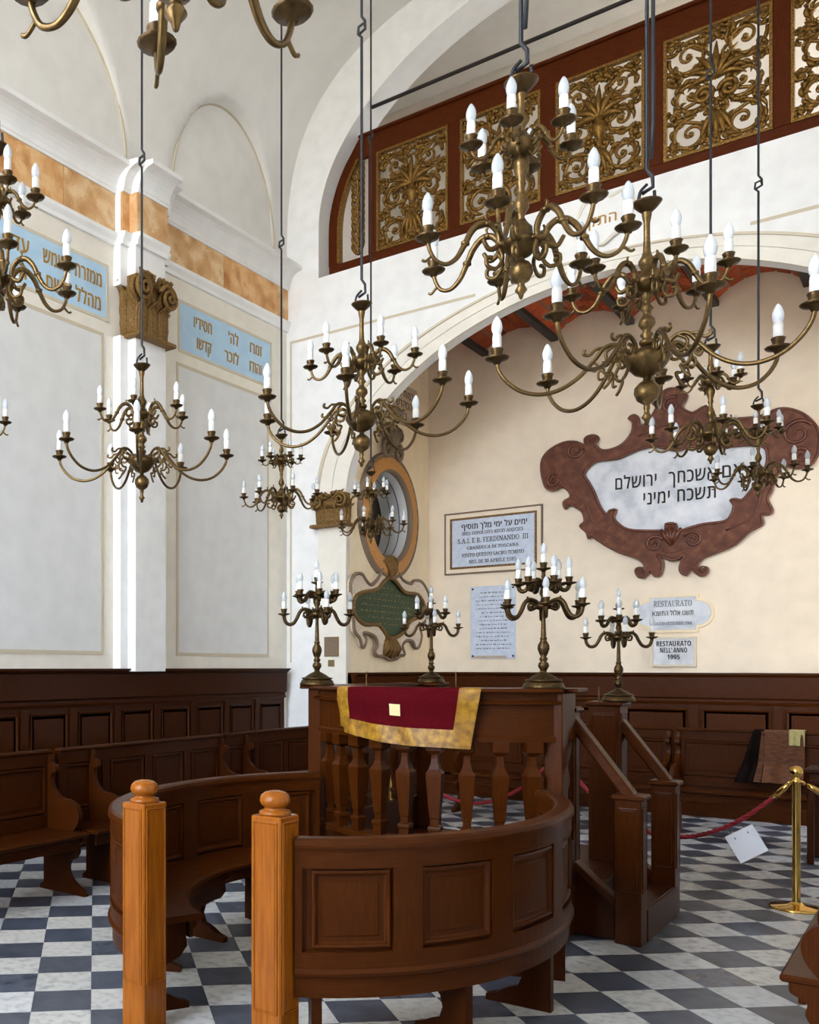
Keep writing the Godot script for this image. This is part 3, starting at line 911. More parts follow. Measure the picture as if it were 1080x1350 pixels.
func gallery_screen() -> void:
	var z := ZA - 0.26
	var o := thing("gallery_screen", "reddish wooden gallery parapet with gilded openwork panels under the upper arch", "screen", Vector3(0, 0, z))
	var T := Transform3D.IDENTITY
	var y0 := 6.61
	var y1 := 7.79
	var cols := [[-5.29, -4.405], [-4.264, -3.386], [-3.231, -2.381], [-2.212, -1.308], [-1.168, -0.29]]
	var edge := func(y: float, inset: float) -> float:
		return (3.215 - inset) * (sqrt(maxf(0.0, 1.0 - pow((y - 7.0) / (2.1 - inset), 2.0))) if y > 7.0 else 1.0)
	var et: float = edge.call(8.03, 0.0)
	put("bottom_rail", MB.new().box(Vector3(XC, 6.505, 0), Vector3(6.42, 0.21, 0.06), 0, 0.006).done(M.wood_h_red), o)
	put("top_rail", MB.new().slab(PackedVector2Array([Vector2(XC - edge.call(y1, 0.0), y1), Vector2(XC + edge.call(y1, 0.0), y1), Vector2(XC + et, 8.03), Vector2(XC - et, 8.03)]), 0.06, Transform3D(Basis.IDENTITY, Vector3(0, 0, -0.03))).done(M.wood_h_red), o)
	put("cap_moulding", MB.new().box(Vector3(XC, 8.045, 0.01), Vector3(et * 2, 0.04, 0.11), 0, 0.012).done(M.wood_h_red), o)
	var edges := [-5.40, -5.29]
	for s in [[-5.40, -5.29], [-4.405, -4.264], [-3.386, -3.231], [-2.381, -2.212], [-1.308, -1.168], [-0.29, -0.15]]:
		put("stile", MB.new().box(Vector3((s[0] + s[1]) / 2, (y0 + y1) / 2, 0), Vector3(s[1] - s[0], y1 - y0, 0.06), 0, 0.005).done(M.wood_v_red), o)
	for i in cols.size():
		var c: Array = cols[i]
		var fr := MB.new()
		strip_frame(fr, Transform3D(Basis.IDENTITY, Vector3(0, 0, -0.02)), c[0], c[1], y0, y1, 0.028, 0.058)
		put("gilt_border", fr.done(M.gilt), o)
		put("carved_panel", carve(c[1] - c[0] - 0.05, y1 - y0 - 0.05, i + 1), o, Vector3((c[0] + c[1]) / 2, (y0 + y1) / 2, -0.015))
	for s in [-1.0, 1.0]:
		var outer := []
		var inner := []
		var inner2 := []
		for i in 15:
			var y := lerpf(y0, y1, i / 14.0)
			outer.append(Vector2(XC + s * edge.call(y, 0.0), y))
			inner.append(Vector2(XC + s * edge.call(y, 0.12), y))
			inner2.append(Vector2(XC + s * edge.call(y, 0.155), y))
		for e in [[outer, inner, 0.03, "curved_stile", M.wood_v_red], [inner, inner2, 0.04, "gilt_border", M.gilt]]:
			var poly := PackedVector2Array(e[0])
			var back: Array = e[1].duplicate()
			back.reverse()
			poly.append_array(PackedVector2Array(back))
			put(e[3], MB.new().slab(poly, e[2] * 2, Transform3D(Basis.IDENTITY, Vector3(0, 0, -e[2]))).done(e[4]), o)
		var cx: float = XC + s * 2.875
		var cl := func(p: Vector3) -> bool: return (cx + p.x - XC) * s < edge.call(p.y + (y0 + y1) / 2, 0.16)
		put("carved_panel", carve(0.41, y1 - y0 - 0.04, 11, cl, -s), o, Vector3(cx, (y0 + y1) / 2, -0.015))

# ---------------------------------------------------------------- plaques and cartouches
const CART_OUT := [-4.024,4.163,-4.007,4.312,-3.909,4.415,-3.748,4.474,-3.605,4.459,-3.502,4.404,-3.505,4.476,-3.459,4.508,-3.388,4.503,-3.348,4.462,-3.385,4.402,-3.312,4.317,-3.191,4.309,-3.072,4.355,-2.977,4.468,-2.960,4.592,-3.007,4.647,-2.954,4.676,-2.901,4.629,-2.896,4.534,-2.809,4.567,-2.709,4.722,-2.746,4.785,-2.666,4.870,-2.582,4.917,-2.471,4.890,-2.394,4.805,-2.449,4.692,-2.334,4.595,-2.199,4.651,-2.140,4.516,-2.040,4.484,-1.833,4.449,-1.655,4.449,-1.507,4.496,-1.372,4.464,-1.241,4.364,-1.151,4.221,-1.137,4.076,-1.158,3.937,-1.217,3.846,-1.336,3.833,-1.445,3.863,-1.531,3.758,-1.568,3.617,-1.610,3.534,-1.563,3.412,-1.593,3.362,-1.660,3.369,-1.650,3.268,-1.693,3.234,-1.782,3.184,-1.910,3.061,-2.093,2.986,-2.226,2.936,-2.285,2.855,-2.239,2.778,-2.194,2.827,-2.183,2.766,-2.253,2.734,-2.347,2.816,-2.402,2.752,-2.463,2.805,-2.443,2.921,-2.410,2.995,-2.526,2.927,-2.638,2.972,-2.700,3.002,-2.647,2.905,-2.661,2.781,-2.723,2.754,-2.780,2.826,-2.838,2.754,-2.910,2.771,-2.931,2.845,-2.881,2.864,-2.844,2.818,-2.838,2.902,-2.925,2.988,-3.101,3.065,-3.281,3.176,-3.419,3.285,-3.459,3.262,-3.481,3.339,-3.558,3.422,-3.505,3.472,-3.527,3.589,-3.596,3.655,-3.678,3.704,-3.732,3.657,-3.754,3.739,-3.678,3.783,-3.684,3.853,-3.764,3.929,-3.877,3.899,-3.974,3.955]
const CART_IN := [-3.512,4.062,-3.373,4.189,-3.131,4.188,-2.925,4.254,-2.752,4.275,-2.582,4.219,-2.471,4.187,-2.361,4.217,-2.199,4.162,-1.988,4.161,-1.756,4.141,-1.630,4.093,-1.605,3.972,-1.630,3.858,-1.706,3.721,-1.782,3.612,-1.845,3.546,-1.910,3.562,-1.956,3.555,-1.923,3.495,-1.949,3.393,-2.014,3.325,-2.226,3.315,-2.416,3.272,-2.504,3.250,-2.504,3.342,-2.610,3.353,-2.596,3.274,-2.666,3.280,-2.838,3.296,-3.012,3.328,-3.116,3.402,-3.176,3.488,-3.146,3.574,-3.221,3.573,-3.251,3.528,-3.327,3.633,-3.403,3.836,-3.465,3.958]
const GREEN_OUT := [10.787,3.052,10.960,3.089,11.136,3.056,11.166,2.949,11.316,2.823,11.563,2.785,11.658,2.833,11.883,2.835,12.081,2.704,12.115,2.590,12.048,2.471,12.015,2.326,11.818,2.233,11.883,2.121,11.818,1.977,11.690,1.947,11.626,2.030,11.439,2.040,11.316,1.968,11.378,1.859,11.256,1.844,11.136,1.802,10.960,1.787,10.816,1.826,10.619,1.837,10.563,1.889,10.619,1.956,10.591,2.048,10.454,2.097,10.266,2.105,10.346,2.029,10.292,1.938,10.239,1.950,10.186,2.038,10.056,2.124,10.031,2.250,9.989,2.375,9.969,2.526,9.969,2.702,10.082,2.799,10.239,2.811,10.346,2.741,10.481,2.699,10.647,2.789,10.759,2.917]
const GREEN_IN := [10.082,2.532,10.239,2.593,10.619,2.655,10.787,2.759,10.960,2.825,11.136,2.783,11.378,2.661,11.754,2.656,11.962,2.525,11.883,2.378,11.563,2.309,11.378,2.163,11.136,2.074,10.902,2.069,10.787,2.146,10.619,2.220,10.292,2.209,10.072,2.303,10.020,2.427]

# frame between two outlines, in the plane of T, with raised rims
func ring_slab(mb: MB, outer: Array, inner: Array, depth: float, T: Transform3D) -> void:
	var a := PackedVector2Array(outer)
	var b := PackedVector2Array(inner)
	if Geometry2D.is_polygon_clockwise(a): a.reverse()
	if not Geometry2D.is_polygon_clockwise(b): b.reverse()
	var bi := 0; var bj := 0; var bd := 1e9
	for i in a.size():
		for j in b.size():
			var d := a[i].distance_squared_to(b[j])
			if d < bd: bd = d; bi = i; bj = j
	var poly := PackedVector2Array()
	for i in a.size() + 1: poly.append(a[(bi + i) % a.size()] + (Vector2.ZERO if i < a.size() else (a[bi - 1] - a[bi]) * 0.004))
	for j in b.size() + 1: poly.append(b[(bj + j) % b.size()] + (Vector2.ZERO if j else (b[(bj + 1) % b.size()] - b[bj]) * 0.004))
	mb.slab(poly, depth, T)

func rim_tube(pts: Array, T: Transform3D, d: float, r: float) -> MB:
	var p := pts.map(func(q): return T * Vector3(q.x, q.y, d))
	p.append(p[0]); p.append(p[1])
	return MB.new(true).tube(p, r, 6)

func volute(mb: MB, T: Transform3D, c: Vector2, r: float, a0: float, turn: float, d: float, thick: float) -> void:
	var pts := []
	var rr := []
	for i in 32:
		var t := i / 31.0
		var a := a0 + turn * t * TAU * 1.5
		pts.append(T * Vector3(c.x + r * (1.0 - 0.85 * t) * cos(a), c.y + r * (1.0 - 0.85 * t) * sin(a), d + 0.02 * t))
		rr.append(thick * (1.0 - 0.4 * t))
	mb.tube(pts, rr, 6)

func wall_plaques() -> void:
	var T := Transform3D(Basis.IDENTITY, Vector3(0, 0, ZB))
	var put_text := func(o: Node, s: String, x: float, y: float, h: float, wd: float, d: float, m: Material, f: Font):
		text(o, s, h, T * Transform3D(Basis.IDENTITY, Vector3(x, y, d)), m, f, wd)
	# large carved cartouche
	var c := thing("carved_cartouche", "large brown scrolled cartouche with black text on pale marble", "cartouche")
	var outer := curve(v2(CART_OUT), 3, true)
	var inner := curve(v2(CART_IN), 3, true)
	var fr := MB.new()
	ring_slab(fr, outer, inner, 0.06, T)
	put("frame", fr.done(M.cartouche), c)
	put("outer_rim", rim_tube(outer, T, 0.055, 0.016).done(M.cartouche_rim), c)
	put("inner_rim", rim_tube(inner, T, 0.06, 0.017).done(M.cartouche_rim), c)
	for s in [[-3.62, 4.36, 0.10, 0.0, -1.0], [-3.87, 4.02, 0.085, 2.0, 1.0], [-2.73, 3.13, 0.10, 0.4, 1.0], [-2.33, 3.15, 0.10, 2.7, -1.0], [-1.33, 4.2, 0.15, 0.5, 1.0], [-1.3, 3.96, 0.09, 3.0, -1.0], [-2.55, 4.72, 0.10, 1.0, 1.0], [-3.42, 4.44, 0.035, 0.0, 1.0], [-2.87, 2.83, 0.04, 0.0, 1.0], [-2.22, 2.80, 0.04, 3.0, -1.0]]:
		var mb := MB.new(true)
		volute(mb, T, Vector2(s[0], s[1]), s[2], s[3], s[4], 0.06, minf(0.022, s[2] * 0.25))
		put("volute", mb.done(M.cartouche_rim), c)
	var ridge: MB
	ridge = null
	for l in [[-3.86, 4.1, -3.72, 3.9, -3.5, 3.7, -3.4, 3.45, -3.1, 3.22], [-2.0, 3.22, -1.75, 3.35, -1.66, 3.6, -1.55, 3.9], [-2.9, 4.42, -2.6, 4.5, -2.3, 4.42, -1.9, 4.33], [-2.66, 3.0, -2.54, 2.96, -2.42, 3.0], [-2.64, 3.05, -2.54, 3.01, -2.44, 3.05]]:
		ridge = MB.new(true)
		ridge.tube(curve(v2(l), 6).map(func(q): return T * Vector3(q.x, q.y, 0.058)), 0.013, 6)
		put("carved_ridge", ridge.done(M.cartouche_rim), c)
	var shell := MB.new(true)
	for k in 5:
		var a := PI / 2 + (k - 2) * 0.25
		shell.tube([T * Vector3(-2.555, 3.1, 0.06), T * Vector3(-2.555 + 0.12 * cos(a), 3.1 + 0.12 * sin(a), 0.085), T * Vector3(-2.555 + 0.22 * cos(a), 3.1 + 0.22 * sin(a), 0.065)], [0.015, 0.026, 0.015], 6)
	put("shell", shell.done(M.cartouche_rim), c)
	put("marble_field", MB.new().slab(PackedVector2Array(inner), 0.022, T).done(M.marble_plate), c)
	for e in [["אם", -1.945, 3.905, 0.20], ["אשכחך", -2.345, 3.905, 0.48], ["ירושלם", -2.94, 3.905, 0.45], ["תשכח", -2.3, 3.69, 0.39], ["ימיני", -2.715, 3.69, 0.28]]:
		put_text.call(c, e[0], e[1], e[2], 0.155, e[3], 0.024, M.ink, heb)
	# framed marble plaque
	var p := thing("framed_plaque", "framed marble plaque with Hebrew line and Latin capitals", "plaque")
	put("slab", MB.new().slab(rect(-5.31, -4.02, 2.93, 3.75), 0.02, T).done(M.plaster_niche), p)
	var b1 := MB.new(); strip_frame(b1, T, -5.31, -4.02, 2.93, 3.75, 0.018, 0.032)
	put("outer_border", b1.done(M.taupe), p)
	var b2 := MB.new(); strip_frame(b2, T, -5.23, -4.09, 3.0, 3.675, 0.026, 0.034)
	put("gilt_border", b2.done(M.gilt_old), p)
	put("marble_field", MB.new().slab(rect(-5.205, -4.115, 3.026, 3.65), 0.024, T).done(M.blue_plate), p)
	put_text.call(p, "ימים על ימי מלך תוסיף", -4.64, 3.56, 0.075, 0.86, 0.026, M.ink, heb)
	for e in [["DIES SUPER DIES REGIS ADJICIES", 3.462, 0.042, 0.80], ["S.A.I. E R. FERDINANDO  III", 3.365, 0.064, 0.93], ["GRANDUCA DI TOSCANA", 3.268, 0.042, 0.68], ["VISITO QUESTO SACRO TEMPIO", 3.175, 0.046, 0.82], ["NEL DI 30 APRILE 1585", 3.085, 0.046, 0.62]]:
		put_text.call(p, e[0], -4.66, e[1], e[2], e[3], 0.026, M.ink, plain)
	# pale blue plaque with worn lines
	var q := thing("marble_plaque", "pale blue marble plaque with faint worn lines and corner studs", "plaque")
	put("slab", MB.new().box(Vector3(-4.655, 2.28, ZB + 0.012), Vector3(0.59, 0.95, 0.024), 0, 0.004).done(M.blue_plate), q)
	put("worn_edge", MB.new().box(Vector3(-4.70, 1.83, ZB + 0.0125), Vector3(0.46, 0.035, 0.025), 0, 0.004).done(M.tan_plate), q)
	for y in 15:
		var mb := MB.new()
		var wd := rng.randf_range(0.28, 0.46)
		var x := -wd / 2
		while x < wd / 2:
			var l := rng.randf_range(0.012, 0.04)
			mb.slab(rect(-4.655 + x, -4.655 + x + l, 2.66 - y * 0.052, 2.66 - y * 0.052 + rng.randf_range(0.008, 0.016)), 0.002, T * Transform3D(Basis.IDENTITY, Vector3(0, 0, 0.023)))
			x += l + rng.randf_range(0.008, 0.02)
		put("worn_line", mb.done(M.ink_soft), q).set_meta("kind", "stuff")
	for sx in [-1.0, 1.0]:
		for sy in [-1.0, 1.0]:
			put("stud", MB.new(true).lathe([[0.014, 0], [0.012, 0.008], [0.0, 0.012]], 10).done(M.iron), q, Vector3(-4.655 + sx * 0.265, 2.28 + sy * 0.44, ZB + 0.024), Vector3(PI / 2, 0, 0))
	# restoration plaques
	var r1 := thing("lobed_plaque", "marble plaque with rounded lobes reading RESTAURATO above a Hebrew line", "plaque")
	var lobe := func(g: float) -> PackedVector2Array:
		var poly := PackedVector2Array()
		var cy := 2.315
		poly.append(Vector2(-2.78 - g, cy - 0.185 - g)); poly.append(Vector2(-2.31 + g, cy - 0.185 - g)); poly.append(Vector2(-2.31 + g, cy - 0.135 - g))
		for i in 13:
			var a := -PI / 2 + PI * i / 12.0
			poly.append(Vector2(-2.29 + (0.135 + g) * cos(a), cy + (0.135 + g) * sin(a)))
		poly.append(Vector2(-2.31 + g, cy + 0.135 + g)); poly.append(Vector2(-2.31 + g, cy + 0.185 + g)); poly.append(Vector2(-2.78 - g, cy + 0.185 + g)); poly.append(Vector2(-2.78 - g, cy + 0.135 + g))
		for i in 13:
			var a := PI / 2 + PI * i / 12.0
			poly.append(Vector2(-2.80 + (0.135 + g) * cos(a), cy + (0.135 + g) * sin(a)))
		poly.append(Vector2(-2.78 - g, cy - 0.135 - g))
		return poly
	put("border", MB.new().slab(lobe.call(0.035), 0.026, T).done(M.plaster_warm), r1)
	put("border_line", MB.new().slab(lobe.call(0.008), 0.029, T).done(M.stone_trim), r1)
	put("marble_field", MB.new().slab(lobe.call(0.0), 0.031, T).done(M.marble_plate), r1)
	put_text.call(r1, "RESTAURATO", -2.545, 2.43, 0.07, 0.40, 0.031, M.ink_soft, serif)
	put_text.call(r1, "תשנו אלול התשנא", -2.545, 2.325, 0.06, 0.43, 0.031, M.ink, heb)
	put_text.call(r1, "LUGLIO-SETTEMBRE 1968", -2.545, 2.20, 0.038, 0.40, 0.031, M.ink_soft, serif)
	var r2 := thing("square_plaque", "square edged marble plaque reading RESTAURATO NELL' ANNO 1995", "plaque")
	put("slab", MB.new().slab(rect(-2.755, -2.315, 1.715, 2.03), 0.03, T).done(M.marble_plate), r2)
	var b3 := MB.new(); strip_frame(b3, T, -2.77, -2.30, 1.70, 2.045, 0.025, 0.045)
	put("border", b3.done(M.stone_trim), r2)
	for e in [["RESTAURATO", 1.965, 0.06, 0.36], ["NELL' ANNO", 1.89, 0.058, 0.28], ["1995", 1.81, 0.055, 0.13]]:
		put_text.call(r2, e[0], -2.535, e[1], e[2], e[3], 0.031, M.ink, sans)
	# side wall of the niche: green cartouche, round frame, stone with Hebrew lines
	var S := Transform3D(Basis(Vector3(0, 0, -1), Vector3.UP, Vector3(1, 0, 0)), Vector3(XJ, 0, 0))
	var g := thing("green_cartouche", "green painted cartouche with gold lines and cream scrolled edge below the round opening", "cartouche")
	var go := curve(v2(GREEN_OUT), 3, true)
	var gi := curve(v2(GREEN_IN), 3, true)
	var gm := MB.new()
	ring_slab(gm, go, gi, 0.045, S)
	put("frame", gm.done(M.cream_carving), g)
	put("outer_rim", rim_tube(go, S, 0.045, 0.022).done(M.taupe), g)
	put("inner_rim", rim_tube(gi, S, 0.05, 0.026).done(M.gilt_old), g)
	put("green_field", MB.new().slab(PackedVector2Array(gi), 0.02, S).done(M.green_paint), g)
	var sh := MB.new(true)
	for k in 7:
		var a := PI / 2 + (k - 3) * 0.2
		sh.tube([S * Vector3(10.97, 2.80, 0.05), S * Vector3(10.97 + 0.14 * cos(a), 2.8 + 0.14 * sin(a), 0.09), S * Vector3(10.97 + 0.3 * cos(a), 2.8 + 0.3 * sin(a), 0.06)], [0.02, 0.032, 0.02], 6)
	put("shell", sh.done(M.gilt_old), g)
	var sh2 := MB.new(true)
	for k in 5:
		var x := 10.97 + (k - 2) * 0.085
		sh2.tube([S * Vector3(10.97 + (k - 2) * 0.05, 2.05, 0.05), S * Vector3(x, 1.92, 0.09), S * Vector3(x, 1.80 + 0.02 * absf(k - 2), 0.05)], [0.03, 0.042, 0.025], 6)
	put("lower_leaf", sh2.done(M.gilt_old), g)
	for y in 7:
		var ln := MB.new()
		var wd: float = [0.35, 0.9, 1.2, 1.45, 1.45, 1.1, 0.5][y]
		var x := 10.99 - wd / 2
		while x < 10.99 + wd / 2:
			var l := rng.randf_range(0.02, 0.045)
			ln.slab(rect(x, x + l, 2.68 - y * 0.075, 2.68 - y * 0.075 + rng.randf_range(0.008, 0.018)), 0.003, S * Transform3D(Basis.IDENTITY, Vector3(0, 0, 0.02)))
			x += l + rng.randf_range(0.02, 0.09)
		put("gold_line", ln.done(M.gold_worn), g).set_meta("kind", "stuff")
	var rf := thing("round_frame", "round mottled orange frame with carved crest around the side wall opening", "frame")
	var cyc := Vector2(11.0, 3.6)
	var prof := [[0.56, 0.0], [0.56, 0.05], [0.59, 0.07], [0.63, 0.055], [0.70, 0.075], [0.745, 0.05], [0.76, 0.06], [0.79, 0.05], [0.80, 0.0]]
	var bands := [[0, 3, M.taupe], [2, 6, M.orange_carving], [5, 9, M.taupe]]
	for e in bands:
		var mb := MB.new(true)
		for i in 64:
			for k in range(e[0], e[1] - 1):
				var four := []
				for v in [[i, k], [i + 1, k], [i + 1, k + 1], [i, k + 1]]:
					var a: float = TAU * v[0] / 64.0
					var rr: float = prof[v[1]][0] + (0.006 * sin(a * 24.0) if v[1] == 4 else 0.0)
					four.append(S * Vector3(cyc.x + rr * cos(a), cyc.y + rr * sin(a), prof[v[1]][1] + (0.01 * sin(a * 30.0) if v[1] == 4 else 0.0)))
				mb.quad(four[0], four[1], four[2], four[3])
		put("moulded_ring", mb.done(e[2]), rf)
	var cr := MB.new(true)
	volute(cr, S, Vector2(10.86, 4.42), 0.14, 0.0, 1.0, 0.06, 0.035)
	volute(cr, S, Vector2(11.16, 4.42), 0.14, PI, -1.0, 0.06, 0.035)
	volute(cr, S, Vector2(10.78, 4.66), 0.09, 1.0, -1.0, 0.05, 0.025)
	volute(cr, S, Vector2(11.24, 4.66), 0.09, 2.0, 1.0, 0.05, 0.025)
	for k in 5: cr.tube([S * Vector3(11.01, 4.45, 0.07), S * Vector3(11.01 + (k - 2) * 0.07, 4.68, 0.1), S * Vector3(11.01 + (k - 2) * 0.11, 4.80 - 0.03 * absf(k - 2), 0.06)], [0.03, 0.04, 0.015], 6)
	put("crest", cr.done(M.taupe), rf)
	var hp := thing("stone_tablet", "tan stone tablet with Hebrew lines high on the niche side wall", "plaque")
	put("slab", MB.new().slab(rect(10.45, 11.78, 4.84, 5.36), 0.03, S * Transform3D(Basis.IDENTITY, Vector3(0, 0, 0.002))).done(M.tan_plate), hp)
	for e in [["במות לבבת ימי בית", 5.25, 1.1], ["המקדש הזה תמו", 5.11, 1.0], ["בשנת לפק", 4.96, 0.7]]:
		text(hp, e[0], 0.10, S * Transform3D(Basis.IDENTITY, Vector3(11.12, e[1], 0.03)), M.ink, heb, e[2])
	# arch wall: stucco shield and two little bronze plates
	var W := Transform3D(Basis.IDENTITY, Vector3(0, 0, ZA + 0.003))
	var sd := thing("stucco_shield", "white stucco shield with gold letters above the crown of the arch", "shield")
	var so := curve(v2([-3.0, 6.12, -2.93, 6.2, -2.86, 6.32, -2.74, 6.36, -2.62, 6.32, -2.52, 6.34, -2.42, 6.24, -2.45, 6.1, -2.5, 6.0, -2.62, 5.92, -2.7, 5.87, -2.8, 5.92, -2.93, 5.98]), 4, true)
	put("plate", MB.new().slab(PackedVector2Array(so), 0.03, W).done(M.plaster), sd)
	put("rim", rim_tube(so, W, 0.028, 0.018).done(M.plaster_cream), sd)
	text(sd, "התק", 0.10, W * Transform3D(Basis.IDENTITY, Vector3(-2.7, 6.12, 0.03)), M.gold_letter, heb, 0.26)
	var n := 0
	for e in [[-5.837, -5.641, 1.82, 2.055, "larger bronze plate with engraved lines on the white pier"], [-5.785, -5.702, 1.70, 1.78, "tiny blank bronze plate below the engraved one on the pier"]]:
		var bp := thing("bronze_plate", e[4], "plaque", Vector3.ZERO, 0.0, "bronze plates on the pier")
		var at := Transform3D(Basis.IDENTITY, Vector3(0, 0, ZA + 0.034))
		put("plate", MB.new().slab(rect(e[0], e[1], e[2], e[3]), 0.01, at).done(M.bronze_plate), bp)
		if n == 0:
			var ln := MB.new()
			for k in 8: ln.slab(rect(e[0] + 0.02, e[1] - 0.02, e[3] - 0.03 - k * 0.026, e[3] - 0.024 - k * 0.026), 0.0115, at)
			put("engraved_line", ln.done(M.ink_soft), bp).set_meta("kind", "stuff")
		n += 1

# ---------------------------------------------------------------- reading platform
const BX := -2.7
const BR := 1.09
const BZ := -6.69

func bima_path(out: float, n := 24) -> Array:
	var p := []
	for i in n + 1:
		var a := lerpf(-0.824, 0.824, float(i) / n)
		p.append([Vector3(BX + (BR + out) * sin(a), 0, BZ + (BR + out) * cos(a)), Vector3(sin(a), 0, cos(a))])
	return p

func baluster(h: float, w: float) -> ArrayMesh:
	var k := w * 0.5 * sqrt(2.0)
	var prof := []
	for e in [[0.0, 0.0], [0.66, 0.0], [0.66, 0.09], [0.78, 0.10], [0.82, 0.12], [0.78, 0.14], [0.5, 0.155], [0.5, 0.21], [0.62, 0.23], [0.62, 0.24], [1.0, 0.64], [1.0, 0.67], [0.72, 0.71], [0.5, 0.76], [0.42, 0.82], [0.42, 0.86], [0.8, 0.885], [1.0, 0.90], [1.0, 1.0], [0.0, 1.0]]:
		prof.append([e[0] * k, e[1] * h])
	return MB.new().lathe(prof, 4).done(M.wood_v)

func square_post(mb: MB, at: Vector3, w: float, h: float) -> void:
	mb.box(at + Vector3(0, h / 2, 0), Vector3(w, h, w), 0, 0.006)

func bima() -> void:
	var o := thing("reading_platform", "wooden reading platform with convex balustrade and short railed stair", "platform")
	var plan := PackedVector2Array()
	for e in bima_path(0.02): plan.append(Vector2(e[0].x, -e[0].z))
	plan.append(Vector2(-1.86, 7.7)); plan.append(Vector2(-3.58, 7.7)); plan.append(Vector2(-3.58, 6.0))
	var P := Transform3D(Basis(Vector3(1, 0, 0), Vector3(0, 0, -1), Vector3(0, 1, 0)), Vector3(0, 0.001, 0))
	put("deck", MB.new().slab(plan, 0.32, P).done(M.wood_h_dark), o)
	var path := bima_path(0.0)
	put("base_board", MB.new().sweep(path, [[-0.05, 0.32], [0.02, 0.32], [0.02, 0.56], [0.05, 0.57], [0.05, 0.60], [0.03, 0.61], [-0.07, 0.61], [-0.07, 0.57], [-0.05, 0.56]]).done(M.wood_h), o)
	put("lower_fascia", MB.new().sweep(path, [[-0.06, 1.235], [0.045, 1.235], [0.045, 1.265], [0.035, 1.275], [0.035, 1.46], [-0.06, 1.46]]).done(M.wood_h), o)
	put("upper_fascia", MB.new().sweep(path, [[-0.06, 1.46], [0.04, 1.46], [0.075, 1.466], [0.08, 1.484], [0.05, 1.49], [0.05, 1.535], [-0.06, 1.535]]).done(M.wood_h), o)
	put("top_board", MB.new().sweep(path, [[-0.3, 1.535], [0.10, 1.535], [0.11, 1.545], [0.105, 1.558], [0.10, 1.562], [-0.3, 1.562]]).done(M.wood_h), o)
	var bal := baluster(0.625, 0.096)
	for i in 9:
		var a := lerpf(-0.70, 0.70, i / 8.0)
		put("baluster", bal, o, Vector3(BX + BR * sin(a), 0.61, BZ + BR * cos(a)), Vector3(0, a + PI / 4, 0))
	for s in [-1.0, 1.0]:
		var mb := MB.new()
		mb.box(Vector3(BX + (0.81 if s > 0 else -0.86), 0.77, -5.97), Vector3(0.11, 1.53, 0.11), 0, 0.006)
		put("corner_post", mb.done(M.wood_v), o)
		put("corner_board", MB.new().box(Vector3(BX + (0.75 if s > 0 else -0.86), 1.549, -6.0), Vector3(0.20, 0.0255, 0.26), 0, 0.006).done(M.wood_h), o)
	# sides
	for e in [[-3.56, -6.02, -7.66], [-1.89, -6.02, -6.24]]:
		var mid: float = (e[1] + e[2]) / 2
		var ln: float = e[1] - e[2]
		put("side_fascia", MB.new().box(Vector3(e[0], 1.385, mid), Vector3(0.07, 0.30, ln), 0, 0.005).done(M.wood_h), o)
		put("side_top_board", MB.new().box(Vector3(e[0], 1.549, mid), Vector3(0.22, 0.026, ln), 0, 0.006).done(M.wood_h), o)
		put("side_base", MB.new().box(Vector3(e[0], 0.46, mid), Vector3(0.06, 0.28, ln), 0, 0.005).done(M.wood_h_dark), o)
		if ln > 1.0:
			for i in 6: put("baluster", bal, o, Vector3(e[0], 0.61, lerpf(e[1] - 0.16, e[2] + 0.2, i / 5.0)), Vector3(0, PI / 4, 0))
	var br := MB.new()
	br.slab(PackedVector2Array(curve([Vector2(6.05, 1.24), Vector2(6.2, 1.24), Vector2(6.2, 1.16), Vector2(6.14, 1.08), Vector2(6.17, 0.98), Vector2(6.12, 0.88), Vector2(6.18, 0.76), Vector2(6.2, 0.62), Vector2(6.05, 0.62)], 4, true)), 0.04, Transform3D(Basis(Vector3(0, 0, -1), Vector3.UP, Vector3(1, 0, 0)), Vector3(-1.91, 0, 0)))
	put("side_bracket", br.done(M.wood_v_dark), o)
	put("rear_post", MB.new().box(Vector3(-3.47, 0.77, -7.64), Vector3(0.16, 1.53, 0.16), 0, 0.006).done(M.wood_v), o)
	put("rear_top_board", MB.new().box(Vector3(-3.47, 1.549, -7.64), Vector3(0.26, 0.026, 0.26), 0, 0.006).done(M.wood_h), o)
	# stair on the right side
	var A := func(p: Vector3, w: float, h: float, cap: bool, front: bool):
		var n := Node3D.new()
		n.name = "newel_post"
		o.add_child(n, true)
		n.position = p
		put("shaft", MB.new().box(Vector3(0, h / 2, 0), Vector3(w, h, w), 0, 0.006).done(M.wood_v), n)
		for f in 2:
			var T := Transform3D(Basis(Vector3.UP, f * PI / 2), Basis(Vector3.UP, f * PI / 2) * Vector3(0, 0, w / 2))
			put("panel", panel(MB.new(), -w / 2 + 0.022, w / 2 - 0.022, 0.32, h - 0.05, [[0.0, 0.005], [0.006, 0.007], [0.012, 0.004], [0.018, 0.005]], flat_at(T)).done(M.wood_v), n)
		if cap: put("cap", MB.new().box(Vector3(0, h + 0.012, 0), Vector3(w + 0.04, 0.032, w + 0.04), 0, 0.01).done(M.wood_h), n)
	A.call(Vector3(-1.545, 0, -6.285), 0.15, 0.885, true, true)
	A.call(Vector3(-1.555, 0, -7.225), 0.15, 0.885, true, true)
	A.call(Vector3(-1.93, 0, -6.30), 0.13, 1.41, true, true)
	A.call(Vector3(-1.93, 0, -7.24), 0.21, 1.42, true, true)
	put("step", MB.new().box(Vector3(-1.62, 0.10, -6.755), Vector3(0.27, 0.198, 0.80), 0, 0.006).done(M.wood_h_dark), o)
	put("step", MB.new().box(Vector3(-1.80, 0.165, -6.755), Vector3(0.14, 0.325, 0.80), 0, 0.006).done(M.wood_h_dark), o)
